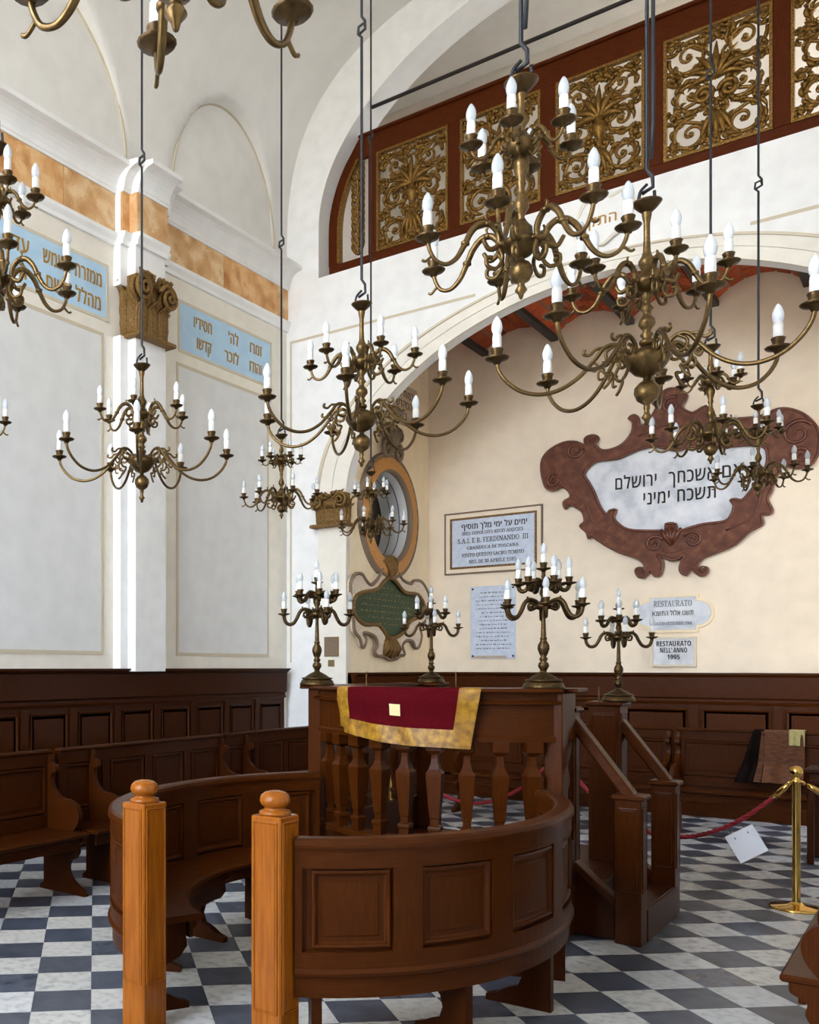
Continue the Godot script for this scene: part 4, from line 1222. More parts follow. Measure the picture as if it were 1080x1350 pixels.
	put("kick_board", MB.new().box(Vector3(-1.475, 0.10, -6.755), Vector3(0.02, 0.2, 0.79), 0, 0.004).done(M.wood_h_dark), o)
	for z in [-6.285, -7.235]:
		var S := Transform3D(Basis.IDENTITY, Vector3(0, 0, z - 0.02))
		put("stringer", MB.new().slab(PackedVector2Array([Vector2(-1.9, 0.01), Vector2(-1.6, 0.01), Vector2(-1.6, 0.21), Vector2(-1.9, 0.46)]), 0.04, S).done(M.wood_h_dark), o)
		var d := Vector2(0.3, -0.25).normalized()
		put("stringer_cap", MB.new().box(Vector3(-1.75, 0.345, z), Vector3(0.40, 0.045, 0.10), 0, 0.006, Basis(Vector3(0, 0, 1), d.angle())).done(M.wood_h), o)
		var hd := Vector2(0.40, -0.53)
		put("handrail", MB.new().box(Vector3(-1.735, 1.155, z), Vector3(hd.length(), 0.065, 0.11), 0, 0.012, Basis(Vector3(0, 0, 1), hd.angle())).done(M.wood_h), o)
	for pin in [[-3.02, -5.68], [-2.42, -5.72], [-2.02, -6.06], [-1.97, -7.16]]:
		put("brass_pin", MB.new(true).lathe([[0.006, 0.0], [0.005, 0.02], [0.004, 0.10], [0.0, 0.105]], 6).done(M.brass_dark), o, Vector3(pin[0], 1.562 if pin[1] > -7.0 else 1.448, pin[1]))
	# cloth over the front
	var c := thing("torah_cloth", "maroon cloth with wide gold border draped over the platform front", "cloth")
	var front := func(a: float, s: float, lift: float) -> Vector3:   # s: distance along the drop from the inner edge of the top board
		var r: float
		var y: float
		if s < 0.17:
			r = -0.06 + s; y = 1.566
		else:
			r = 0.122; y = 1.563 - (s - 0.17)
			if y < 1.48: r = lerpf(0.122, 0.10, clampf((1.48 - y) / 0.1, 0, 1))
		r += lift + 0.006 * sin(a * 31.0 + y * 9.0) * clampf((1.56 - y) * 8.0, 0, 1)
		return Vector3(BX + (BR + r) * sin(a), y, BZ + (BR + r) * cos(a))
	var aL := -0.405
	var aR := 0.445
	var sheet := func(u0: float, u1: float, s0: float, s1: float, lift: float) -> MB:
		var mb := MB.new(true)
		var nu := 18; var ns := 22
		var g := []
		for i in nu + 1:
			var row := []
			for j in ns + 1:
				var u := lerpf(u0, u1, float(i) / nu)
				var s := lerpf(s0, s1, float(j) / ns)
				var drop := lerpf(0.46, 0.555, u) + 0.02 * sin(u * 4.0) - 0.03 * (1.0 if u < 0.05 else 0.0)
				var a := lerpf(aL, aR, u) - 0.075 * s * u
				row.append(front.call(a, s * drop, lift))
			g.append(row)
		for i in nu:
			for j in ns: mb.quad(g[i][j], g[i][j + 1], g[i + 1][j + 1], g[i + 1][j])
		return mb
	put("maroon_field", sheet.call(0.10, 0.88, 0.0, 0.80, 0.0).done(M.velvet), c)
	put("gold_border", sheet.call(0.0, 0.105, 0.0, 1.0, 0.003).done(M.gold_satin), c)
	put("gold_border", sheet.call(0.875, 1.0, 0.0, 1.0, 0.003).done(M.gold_satin), c)
	put("gold_border", sheet.call(0.095, 0.885, 0.79, 1.0, 0.003).done(M.gold_satin), c)
	put("linen_patch", sheet.call(0.44, 0.52, 0.52, 0.66, 0.004).done(M.linen), c)
	put("maroon_patch", sheet.call(0.17, 0.25, 0.50, 0.66, 0.003).done(M.velvet), c)
	put("maroon_patch", sheet.call(0.72, 0.80, 0.55, 0.72, 0.003).done(M.velvet), c)

# ---------------------------------------------------------------- curved benches in front of the platform
const RX := -2.68
const RZ := -4.72

func oval(t: float, off: float) -> Array:
	var n := Vector3(sin(t) / 1.18, 0, cos(t) / 1.45).normalized()
	var ax := 1.18 if t > 0.0 else 1.13
	return [Vector3(RX + ax * sin(t), 0, RZ + 1.45 * cos(t)) + n * off, n]

func oval_path(t0: float, t1: float, n: int) -> Array:
	var p := []
	for i in n + 1: p.append(oval(lerpf(t0, t1, float(i) / n), 0.0))
	return p

func curved_bench(label: String, t0: float, t1: float, post: float, rest: float) -> void:
	var o := thing("curved_bench", label, "bench", Vector3.ZERO, 0.0, "curved benches before the platform")
	var path := oval_path(t0, t1, 40)
	put("cap_rail", MB.new().sweep(path, [[0.012, 0.925], [0.012, 0.94], [0.006, 0.958], [-0.01, 0.966], [-0.07, 0.966], [-0.085, 0.958], [-0.09, 0.94], [-0.09, 0.925]]).done(M.wood_h), o)
	put("upper_rail", MB.new().sweep(path, [[0.0, 0.84], [0.0, 0.925], [-0.075, 0.925], [-0.075, 0.84]]).done(M.wood_h), o)
	put("backing", MB.new().sweep(path, [[-0.025, 0.47], [-0.025, 0.86], [-0.05, 0.86], [-0.05, 0.47]]).done(M.wood_v), o)
	put("lower_rail", MB.new().sweep(path, [[0.0, 0.385], [0.008, 0.385], [0.012, 0.40], [0.0, 0.415], [0.0, 0.485], [-0.075, 0.485], [-0.075, 0.385]]).done(M.wood_h), o)
	put("apron", MB.new().sweep(path, [[-0.012, 0.29], [-0.012, 0.385], [-0.06, 0.385], [-0.06, 0.29]]).done(M.wood_h), o)
	var seat_path := oval_path(t0, t1 * 0.86, 36)
	put("seat", MB.new().sweep(seat_path, [[-0.07, 0.44], [-0.40, 0.44], [-0.41, 0.45], [-0.41, 0.465], [-0.40, 0.475], [-0.07, 0.475]]).done(M.wood_h), o)
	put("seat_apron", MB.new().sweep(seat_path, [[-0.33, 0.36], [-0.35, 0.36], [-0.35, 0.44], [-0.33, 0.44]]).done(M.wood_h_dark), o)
	# panels on both faces, with stiles between
	var n := 5
	for i in n + 1:
		var t := lerpf(t0, t1, float(i) / n)
		var w := 0.05 if i > 0 and i < n else 0.025
		var a := maxf(minf(t0, t1), t - w)
		var b := minf(maxf(t0, t1), t + w)
		put("stile", MB.new().sweep(oval_path(a, b, 3), [[0.0, 0.48], [0.0, 0.845], [-0.075, 0.845], [-0.075, 0.48]]).done(M.wood_v), o)
		if i == n: break
		var u0 := t0 + (t1 - t0) * (i + 0.0) / n
		var u1 := t0 + (t1 - t0) * (i + 1.0) / n
		var len_: float = oval(u0, 0.0)[0].distance_to(oval(u1, 0.0)[0])
		for face in [1.0, -1.0]:
			var at := func(x: float, y: float, d: float) -> Vector3:
				var q := oval(lerpf(u0, u1, x / len_), -0.0375 + face * (0.0145 + d))
				return q[0] + Vector3.UP * y
			put("panel", panel(MB.new(), 0.075, len_ - 0.075, 0.50, 0.83, RAISED.map(func(e): return [e[0], e[1] * 1.15]), at, 8).done(M.wood_v), o)
	# bracket feet under the seat
	var sil := [[0.0, 0.0], [0.0, 0.44], [-0.36, 0.44], [-0.36, 0.40], [-0.30, 0.37], [-0.31, 0.31], [-0.27, 0.26], [-0.21, 0.235], [-0.155, 0.20], [-0.14, 0.15], [-0.16, 0.10], [-0.22, 0.075], [-0.27, 0.045], [-0.32, 0.03], [-0.32, 0.0]]
	for f in [0.04, 0.33, 0.60, 0.80]:
		var q := oval(lerpf(t0, t1, f), -0.03)
		var out: Vector3 = q[1]
		var side := Vector3.UP.cross(out)
		var poly := PackedVector2Array(sil.map(func(e): return Vector2(e[0], e[1])))
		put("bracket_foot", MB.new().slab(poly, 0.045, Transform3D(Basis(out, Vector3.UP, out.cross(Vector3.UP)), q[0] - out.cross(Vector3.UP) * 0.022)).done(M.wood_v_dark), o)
	# end post with a bun finial
	var e := oval(post, -0.035)
	var n2 := Node3D.new()
	n2.name = "end_post"
	o.add_child(n2)
	n2.position = e[0]
	n2.rotation.y = rest
	var w := 0.15
	put("shaft", MB.new().box(Vector3(0, 0.53, 0), Vector3(w, 1.06, w), 0, 0.006).done(M.wood_v_post), n2)
	for f in 4:
		var B := Basis(Vector3.UP, f * PI / 2)
		put("panel", panel(MB.new(), -w / 2 + 0.014, w / 2 - 0.014, 0.23, 1.04, [[0.0, 0.004], [0.003, 0.006], [0.006, 0.006], [0.009, 0.001], [0.012, 0.001], [0.014, 0.004], [0.016, 0.004]], flat_at(Transform3D(B, B * Vector3(0, 0, w / 2)))).done(M.wood_v_post), n2)
	put("finial", MB.new(true).lathe([[0.0, 1.06], [0.068, 1.06], [0.07, 1.068], [0.066, 1.078], [0.048, 1.082], [0.046, 1.092], [0.052, 1.097], [0.062, 1.105], [0.067, 1.118], [0.067, 1.128], [0.06, 1.145], [0.044, 1.157], [0.02, 1.163], [0.0, 1.164]], 24).done(M.wood_v_post), n2)

func curved_benches() -> void:
	curved_bench("curved panelled bench whose inner seat shows, behind the farther bun post", -0.31, -2.38, -0.235, -0.10)
	curved_bench("curved panelled bench whose outer back shows, joined to the nearer bun post", 0.46, 2.38, 0.39, 0.0)

# ---------------------------------------------------------------- pews
func pew(label: String, at: Vector3, turn: float, L: float, np: int, dark: String, mids := [], first := 0.03) -> void:
	var o := thing("pew", label, "pew", at, turn, "wooden pews")
	var wv: Material = M["wood_v" + dark]
	var wh: Material = M["wood_h" + dark]
	put("back_board", MB.new().box(Vector3(L / 2, 0.72, -0.005), Vector3(L - 0.04, 0.60, 0.02)).done(wv), o)
	put("cap_rail", MB.new().box(Vector3(L / 2, 1.05, 0.005), Vector3(L, 0.026, 0.085), 0, 0.008).done(wh), o)
	put("upper_rail", MB.new().box(Vector3(L / 2, 0.99, 0.0), Vector3(L, 0.1, 0.05), 0, 0.004).done(wh), o)
	put("lower_rail", MB.new().box(Vector3(L / 2, 0.52, 0.0), Vector3(L, 0.1, 0.05), 0, 0.004).done(wh), o)
	for i in np + 1:
		put("stile", MB.new().box(Vector3(clampf(L * i / np, 0.04, L - 0.04), 0.755, 0.0), Vector3(0.09, 0.38, 0.048), 0, 0.003).done(wv), o)
		if i < np:
			put("panel", panel(MB.new(), L * i / np + 0.06, L * (i + 1) / np - 0.06, 0.58, 0.93, RAISED, flat_at(Transform3D(Basis.IDENTITY, Vector3(0, 0, 0.008)))).done(wv), o)
	put("seat", MB.new().box(Vector3(L / 2, 0.455, 0.21), Vector3(L, 0.03, 0.44), 0, 0.008).done(wh), o)
	put("seat_apron", MB.new().box(Vector3(L / 2, 0.395, 0.36), Vector3(L - 0.1, 0.09, 0.025), 0, 0.003).done(wh), o)
	var arm := curve([Vector2(-0.02, 1.03), Vector2(0.035, 1.035), Vector2(0.055, 1.0), Vector2(0.062, 0.965), Vector2(0.105, 0.95), Vector2(0.11, 0.905), Vector2(0.07, 0.89), Vector2(0.062, 0.82), Vector2(0.095, 0.76), Vector2(0.165, 0.71), Vector2(0.25, 0.70), Vector2(0.325, 0.665), Vector2(0.36, 0.60), Vector2(0.345, 0.53), Vector2(0.30, 0.47)], 4)
	arm.append(Vector2(-0.02, 0.47))
	var low := curve([Vector2(0.40, 0.44), Vector2(0.395, 0.40), Vector2(0.34, 0.37), Vector2(0.345, 0.32), Vector2(0.31, 0.27), Vector2(0.255, 0.24), Vector2(0.24, 0.18), Vector2(0.27, 0.12), Vector2(0.33, 0.075), Vector2(0.39, 0.045), Vector2(0.42, 0.02), Vector2(0.42, 0.0)], 4)
	low.append_array([Vector2(-0.06, 0.0), Vector2(-0.06, 0.03), Vector2(-0.02, 0.06), Vector2(-0.02, 0.44)])
	# local plane: x out from the back, y up, thickness along the pew
	for x in [first, L - 0.03] + mids:
		var S := Transform3D(Basis(Vector3(0, 0, 1), Vector3.UP, Vector3(-1, 0, 0)), Vector3(x + 0.02, 0, 0))
		put("arm_scroll", MB.new().slab(PackedVector2Array(arm), 0.04, S).done(wv), o)
		put("foot", MB.new().slab(PackedVector2Array(low), 0.04, S).done(wv), o)

func pews() -> void:
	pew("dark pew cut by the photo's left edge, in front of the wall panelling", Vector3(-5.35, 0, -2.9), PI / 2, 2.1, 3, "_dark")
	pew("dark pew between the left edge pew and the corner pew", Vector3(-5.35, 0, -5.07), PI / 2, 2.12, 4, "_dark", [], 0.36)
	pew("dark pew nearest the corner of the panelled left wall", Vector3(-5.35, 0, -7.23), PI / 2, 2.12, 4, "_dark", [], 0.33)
	pew("brown pew in the niche directly behind the platform", Vector3(-4.55, 0, -11.02), 0.0, 2.25, 3, "")
	pew("brown pew in the niche with shawls over its back", Vector3(-2.27, 0, -11.02), 0.0, 2.25, 3, "")
	pew("pew at the lower right corner showing only seat and arm scrolls", Vector3(-0.12, 0, -6.56), -PI / 2, 2.1, 3, "", [1.50])

# ---------------------------------------------------------------- lamps
func p3(l: Array, s: float) -> Array:
	var o := []
	for i in range(0, l.size(), 2): o.append(Vector3(l[i] * s, l[i + 1] * s, 0))
	return o

func arm_mesh(kind: String, R: float, m: Material) -> ArrayMesh:
	var mb := MB.new(true)
	if kind == "scroll":
		var r := 0.011 if R > 0.25 else 0.008
		var main := curve(p3([0.41, 0.02, 0.345, -0.075, 0.25, -0.035, 0.24, 0.075, 0.32, 0.175, 0.43, 0.185, 0.53, 0.10, 0.60, -0.03, 0.69, -0.18, 0.80, -0.25, 0.91, -0.22, 0.97, -0.13, 1.0, -0.03], R), 7)
		var rr := []
		for i in main.size(): rr.append(r * (0.7 + 0.45 * sin(PI * clampf(float(i) / main.size() * 1.3, 0, 1))))
		mb.tube(main, rr, 7)
		mb.tube([Vector3(0.12 * R, -0.02 * R, 0), Vector3(0.25 * R, -0.02 * R, 0)], r * 1.1, 7)
		mb.tube(curve(p3([0.25, -0.02, 0.2, -0.16, 0.27, -0.27, 0.36, -0.25, 0.37, -0.17, 0.31, -0.16], R), 6), [r * 0.9, r * 0.8, r * 0.7], 6)
		for q in [[0.60, -0.03], [0.36, 0.185]]: mb.lathe([[0.0, -0.010], [r * 1.5, -0.006], [r * 1.5, 0.006], [0.0, 0.010]], 8, Vector3(q[0] * R, q[1] * R, 0))
		mb.tube(curve(p3([0.36, 0.185, 0.38, 0.26, 0.36, 0.28], R), 4), r * 0.45, 5)
		mb.tube(curve(p3([0.95, -0.17, 1.02, -0.23, 1.06, -0.22], R), 4), r * 0.5, 5)
	elif kind == "wide":
		var r := 0.0095
		mb.tube(curve(p3([0.13, 0.0, 0.14, 0.07, 0.20, 0.115, 0.27, 0.105, 0.34, 0.02, 0.44, -0.09, 0.56, -0.165, 0.69, -0.19, 0.82, -0.16, 0.92, -0.085, 0.98, 0.0, 1.0, 0.07], R), 7), r, 7)
		mb.tube(curve(p3([0.27, 0.105, 0.33, 0.095, 0.37, 0.06, 0.41, 0.07, 0.40, 0.10], R), 5), r * 0.75, 6)
		mb.tube(curve(p3([0.20, 0.115, 0.26, 0.07, 0.25, 0.01, 0.19, 0.0, 0.18, 0.05, 0.215, 0.06], R), 6), r * 0.8, 6)
		mb.tube(curve(p3([0.25, 0.02, 0.29, -0.04, 0.26, -0.09, 0.22, -0.10, 0.25, -0.16, 0.28, -0.19], R), 6), r * 0.75, 6)
		mb.tube(curve(p3([0.27, -0.05, 0.31, -0.07, 0.31, -0.12, 0.28, -0.12], R), 5), r * 0.6, 6)
		mb.tube(curve(p3([0.35, 0.01, 0.31, -0.03, 0.34, -0.06, 0.36, -0.03], R), 5), r * 0.6, 6)
	else:   # candelabrum
		var r := 0.0105
		mb.tube(curve(p3([0.10, 0.0, 0.22, -0.06, 0.36, -0.10, 0.40, 0.02, 0.32, 0.07, 0.28, 0.0, 0.33, -0.03], R), 6), [r * 0.8], 6)
		mb.tube(curve(p3([0.10, 0.02, 0.26, 0.12, 0.42, 0.14, 0.53, 0.05, 0.60, -0.10, 0.70, -0.26, 0.83, -0.31, 0.94, -0.25, 0.99, -0.13, 1.0, -0.02], R), 7), [r * 0.9, r, r * 1.1, r * 1.3], 7)
		mb.tube(curve(p3([0.42, 0.14, 0.45, 0.2, 0.43, 0.22], R), 4), r * 0.5, 5)
	return mb.done(m)

func light_parts(k: float, m: Material, frosted: bool) -> Dictionary:
	var d := {}
	d.pan = MB.new(true).lathe([[0.0, -0.020 * k], [0.012 * k, -0.018 * k], [0.016 * k, -0.008 * k], [0.040 * k, 0.0], [0.046 * k, 0.007 * k], [0.043 * k, 0.009 * k], [0.018 * k, 0.005 * k], [0.018 * k, 0.012 * k], [0.021 * k, 0.03 * k], [0.025 * k, 0.040 * k], [0.023 * k, 0.043 * k], [0.0, 0.041 * k]], 16).done(m)
	d.candle = MB.new(true).lathe([[0.0, 0.036 * k], [0.0165 * k, 0.036 * k], [0.0165 * k, 0.055 * k], [0.0178 * k, 0.06 * k], [0.0168 * k, 0.065 * k], [0.017 * k, 0.085 * k], [0.0155 * k, 0.098 * k], [0.0, 0.1 * k]], 12).done(M.candle)
	d.bulb = MB.new(true).lathe([[0.012 * k, 0.097 * k], [0.0175 * k, 0.108 * k], [0.0205 * k, 0.122 * k], [0.0195 * k, 0.136 * k], [0.0145 * k, 0.152 * k], [0.008 * k, 0.164 * k], [0.003 * k, 0.170 * k], [0.0, 0.171 * k]], 12).done(M.bulb_frosted if frosted else M.bulb)
	return d

func tier(o: Node3D, n: int, y: float, R: float, tip: float, arm: ArrayMesh, lp: Dictionary, phase: float) -> void:
	for i in n:
		var a := put("arm", arm, o, Vector3(0, y, 0), Vector3(0, phase + TAU * i / n, 0))
		put("drip_pan", lp.pan, a, Vector3(R, tip, 0))
		put("candle_sleeve", lp.candle, a, Vector3(R, tip, 0))
		put("bulb", lp.bulb, a, Vector3(R, tip, 0))

var cache := {}
func chandelier(at: Vector3, wide: bool, s: float, phase: float, label: String, joints: Array, rod: String, rodlabel: String, double_rod := false, up_phase := -1.0) -> void:
	if up_phase < 0.0: up_phase = phase + 0.3
	var o := thing("chandelier", label, "chandelier", at, 0.0, "brass chandeliers")
	o.scale = Vector3.ONE * s
	var key := "wide" if wide else "scroll"
	if not cache.has(key):
		var c := {}
		c.arm_low = arm_mesh("wide" if wide else "scroll", 0.62 if wide else 0.36, M.brass)
		c.arm_up = arm_mesh("scroll", 0.31 if wide else 0.185, M.brass)
		c.lp = light_parts(1.18 if wide else 1.0, M.brass_dark, wide)
		c.lpu = light_parts(1.0 if wide else 0.94, M.brass_dark, wide)
		var st := MB.new(true)
		var hub := MB.new(true)
		if wide:
			st.lathe([[0.0, -0.285], [0.008, -0.28], [0.012, -0.262], [0.022, -0.25], [0.012, -0.235], [0.01, -0.22], [0.014, -0.21], [0.012, -0.195], [0.04, -0.175], [0.052, -0.145], [0.05, -0.12], [0.03, -0.098], [0.016, -0.09], [0.012, -0.07], [0.012, 0.06]], 20)
			hub.lathe([[0.016, -0.075], [0.05, -0.06], [0.08, -0.025], [0.095, 0.0], [0.095, 0.022], [0.08, 0.03], [0.055, 0.045], [0.03, 0.055], [0.022, 0.06]], 20)
			st.lathe([[0.012, 0.06], [0.022, 0.06], [0.032, 0.075], [0.03, 0.085], [0.016, 0.095], [0.028, 0.11], [0.016, 0.125], [0.02, 0.135], [0.036, 0.155], [0.034, 0.175], [0.018, 0.195], [0.015, 0.21], [0.028, 0.225], [0.016, 0.24], [0.014, 0.26], [0.026, 0.275], [0.018, 0.295], [0.016, 0.30], [0.016, 0.385], [0.024, 0.40], [0.034, 0.42], [0.034, 0.435], [0.022, 0.455], [0.016, 0.475], [0.013, 0.54], [0.013, 0.60], [0.02, 0.635], [0.02, 0.645]], 18)
		else:
			st.lathe([[0.0, -0.215], [0.006, -0.21], [0.01, -0.195], [0.022, -0.18], [0.014, -0.165], [0.012, -0.155], [0.03, -0.145], [0.042, -0.12], [0.042, -0.1], [0.03, -0.08], [0.014, -0.07], [0.012, -0.06], [0.012, 0.075]], 20)
			hub.lathe([[0.014, -0.06], [0.035, -0.05], [0.062, -0.022], [0.074, -0.012], [0.074, 0.0], [0.05, 0.006], [0.042, 0.01], [0.04, 0.05], [0.03, 0.06], [0.02, 0.075]], 20)
			st.lathe([[0.012, 0.075], [0.02, 0.075], [0.012, 0.09], [0.016, 0.105], [0.028, 0.125], [0.026, 0.145], [0.014, 0.175], [0.012, 0.20], [0.018, 0.215], [0.014, 0.23], [0.026, 0.27], [0.028, 0.29], [0.018, 0.315], [0.014, 0.32], [0.014, 0.385], [0.014, 0.40], [0.012, 0.42], [0.022, 0.44], [0.022, 0.455], [0.014, 0.475], [0.012, 0.53], [0.016, 0.55]], 18)
		c.stem = st.done(M.brass)
		c.hub = hub.done(M.brass)
		c.hub2 = MB.new(true).lathe([[0.018, 0.0], [0.045, 0.012], [0.058, 0.035], [0.058, 0.05], [0.04, 0.062], [0.03, 0.075], [0.02, 0.09]], 18).done(M.brass)
		c.cup = MB.new(true).lathe([[0.014, 0.0], [0.022, 0.004], [0.04, 0.02], [0.058, 0.04], [0.062, 0.046], [0.056, 0.046], [0.03, 0.025], [0.0, 0.018]], 18).done(M.brass_dark)
		c.hook = MB.new(true).tube(curve([Vector3(0.035, 0.06, 0), Vector3(0.035, 0.0, 0), Vector3(0.0, -0.02, 0), Vector3(-0.035, 0.0, 0), Vector3(-0.03, 0.05, 0), Vector3(0.0, 0.085, 0)], 6), 0.007, 6).done(M.iron)
		cache[key] = c
	var c: Dictionary = cache[key]
	var top := 0.645 if wide else 0.55
	put("stem", c.stem, o)
	put("lower_hub", c.hub, o)
	put("upper_hub", c.hub2, o, Vector3(0, 0.30 if wide else 0.315, 0))
	put("hook_cup", c.cup, o, Vector3(0, top, 0))
	put("iron_hook", c.hook, o, Vector3(0, top + 0.04, 0), Vector3(0, phase, 0))
	if wide:
		tier(o, 7, 0.01, 0.62, 0.06, c.arm_low, c.lp, phase)
		tier(o, 6, 0.345, 0.31, 0.0, c.arm_up, c.lpu, up_phase)
	else:
		tier(o, 7, -0.005, 0.36, 0.0, c.arm_low, c.lp, phase)
		tier(o, 6, 0.355, 0.185, 0.0, c.arm_up, c.lpu, up_phase)
	# the iron rod that holds it
	var r := thing(rod, rodlabel, "rod", at + Vector3(0, (top + 0.125) * s, 0), 0.0, "iron suspension rods")
	var y0 := 0.0
	var yt := ceil_at(at.x, at.z) - r.position.y
	var th := 0.0085
	var pos := joints.map(func(j): return j - r.position.y)
	pos.append(yt + 0.02)
	var sway := 0.0
	for i in pos.size():
		var y1: float = pos[i]
		var pts := [Vector3(-0.02, y0 - 0.035, 0), Vector3(0.024, y0 - 0.018, 0), Vector3(0.022, y0 + 0.03, 0), Vector3(0.0, y0 + 0.065, 0)]
		if i < pos.size() - 1: pts.append_array([Vector3(0, y1 - 0.06, 0), Vector3(-0.024, y1 - 0.03, 0), Vector3(-0.02, y1 + 0.012, 0), Vector3(0.014, y1 + 0.02, 0), Vector3(0.024, y1 - 0.005, 0)])
		else: pts.append(Vector3(0, y1, 0))
		put("rod_length", MB.new(true).tube(pts, th, 7).done(M.iron), r)
		if double_rod: put("rod_length", MB.new(true).tube([Vector3(0.022, y0 + 0.1, 0.02), Vector3(0.03, y0 + 0.25, 0.02), Vector3(0.03, y1, 0.02)], th, 7).done(M.iron), r)
		y0 = y1
	put("ceiling_rose", MB.new(true).lathe([[0.0, -0.03], [0.03, -0.025], [0.04, 0.0]], 12).done(M.iron), r, Vector3(0, yt, 0))

func chandeliers() -> void:
	chandelier(Vector3(-1.14, 3.11, -1.39), false, 1.0, 2.379, "brass chandelier mostly above the top edge, only arm tips showing", [5.4], "suspension_rod", "iron rod of the chandelier above the top edge")
	chandelier(Vector3(-3.36, 3.464, -2.80), false, 1.0, 0.349, "scroll armed brass chandelier cut by the left edge, over the first blue panel", [5.6], "suspension_rod", "iron rod at the left edge above the cut chandelier")
	chandelier(Vector3(-5.125, 3.32, -3.92), false, 0.95, 0.698, "brass chandelier of which a single arm tip enters at the left edge", [5.6], "suspension_rod", "iron rod of the chandelier outside the left edge")
	chandelier(Vector3(-4.434, 3.14, -5.026), true, 1.0, 0.895, "wide armed brass chandelier in front of the white pilaster", [5.29], "suspension_rod", "iron rod with a hook crossing the gilded pilaster capital", false, 0.024)
	chandelier(Vector3(-4.50, 3.168, -6.928), false, 0.90, 0.2, "small scroll armed brass chandelier before the corner beside the arch", [5.37], "suspension_rod", "iron rod running down the corner of the left wall")
	chandelier(Vector3(-2.734, 3.17, -5.082), true, 1.0, 0.584, "wide armed brass chandelier in the middle before the arch's left haunch", [5.51], "suspension_rod", "iron rod passing the curved end of the gallery screen", false, 0.319)
	chandelier(Vector3(-4.43, 3.091, -8.422), false, 0.87, 0.5, "small dark chandelier in front of the round side wall opening", [6.9], "suspension_rod", "thin iron rod ending before the round opening")
	chandelier(Vector3(-1.249, 3.272, -3.547), false, 1.0, 0.354, "large scroll armed chandelier before the gilded gallery panels", [4.9], "suspension_rod", "doubled iron rod above the chandelier before the gilded panels", true, 0.687)
	chandelier(Vector3(-1.05, 3.037, -4.536), true, 1.0, 0.80, "wide armed chandelier before the brick ceiling under the arch", [5.6], "suspension_rod", "iron rod ending at the chandelier before the brick ceiling", true)
	chandelier(Vector3(-1.309, 3.299, -7.386), false, 1.0, 0.6, "scroll armed chandelier overlapping the carved cartouche's text", [5.78], "suspension_rod", "iron rod crossing the gilded panel with paired scrolls")
	chandelier(Vector3(-1.188, 3.187, -8.532), false, 0.88, 0.25, "lowest small chandelier overlapping the cartouche's rounded end", [5.42], "suspension_rod", "iron rod with an open hook on the white wall above the arch")

func candelabrum(at: Vector3, lower: int, h: float, phase: float, label: String) -> void:
	var o := thing("candelabrum", label, "candelabrum", at, 0.0, "brass candelabra on the platform")
	var s := h / 0.9
	o.scale = Vector3.ONE * s
	var key := "candelabrum"
	if not cache.has(key):
		var c := {}
		c.low = arm_mesh("candelabrum", 0.25, M.brass_dark)
		c.up = arm_mesh("candelabrum", 0.15, M.brass_dark)
		c.lp = light_parts(1.0, M.brass_dark, false)
		c.base = MB.new(true).lathe([[0.0, 0.0], [0.125, 0.0], [0.128, 0.012], [0.12, 0.02], [0.118, 0.032], [0.105, 0.04], [0.10, 0.052], [0.07, 0.075], [0.04, 0.092], [0.022, 0.1], [0.018, 0.11]], 28).lathe([[0.10, 0.05], [0.112, 0.046], [0.114, 0.052], [0.106, 0.058], [0.095, 0.056]], 28).done(M.brass_dark)
		c.stem = MB.new(true).lathe([[0.018, 0.11], [0.022, 0.12], [0.034, 0.14], [0.03, 0.16], [0.018, 0.17], [0.024, 0.18], [0.026, 0.19], [0.016, 0.20], [0.026, 0.22], [0.036, 0.25], [0.034, 0.275], [0.02, 0.30], [0.018, 0.31], [0.024, 0.315], [0.016, 0.325], [0.014, 0.40], [0.012, 0.48], [0.016, 0.50]], 20).done(M.brass_dark)
		c.hub = MB.new(true).lathe([[0.016, 0.495], [0.04, 0.505], [0.055, 0.525], [0.04, 0.545], [0.02, 0.555], [0.014, 0.575], [0.024, 0.60], [0.018, 0.63], [0.014, 0.64]], 20).done(M.brass_dark)
		c.hub2 = MB.new(true).lathe([[0.014, 0.64], [0.03, 0.65], [0.034, 0.665], [0.02, 0.68], [0.01, 0.69], [0.014, 0.71], [0.01, 0.735], [0.012, 0.745]], 18).done(M.brass_dark)
		cache[key] = c
	var c: Dictionary = cache[key]
	put("base", c.base, o)
	put("stem", c.stem, o)
	put("lower_hub", c.hub, o)
	put("upper_hub", c.hub2, o)
	tier(o, lower, 0.525, 0.25, -0.005, c.low, c.lp, phase)
	tier(o, 6, 0.665, 0.15, -0.005, c.up, c.lp, phase + 0.36)
	var n := put("drip_pan", c.lp.pan, o, Vector3(0, 0.755, 0))
	put("candle_sleeve", c.lp.candle, o, Vector3(0, 0.755, 0))
	put("bulb", c.lp.bulb, o, Vector3(0, 0.755, 0))

func candelabra() -> void:
	var toward := deg_to_rad(40)
	candelabrum(Vector3(-3.56, 1.562, -5.95), 4, 0.88, toward + 0.12, "brass candelabrum on the platform corner beside the white pier")
	candelabrum(Vector3(-3.45, 1.562, -7.64), 4, 0.80, toward - 0.15, "brass candelabrum on the platform before the green cartouche")
	candelabrum(Vector3(-1.955, 1.562, -5.94), 6, 0.87, toward + 0.2, "brass candelabrum with most arms, tallest, before the pale blue plaque")
	candelabrum(Vector3(-1.86, 1.45, -7.24), 4, 0.78, toward - 0.25, "brass candelabrum on the stair post before the RESTAURATO plaques")

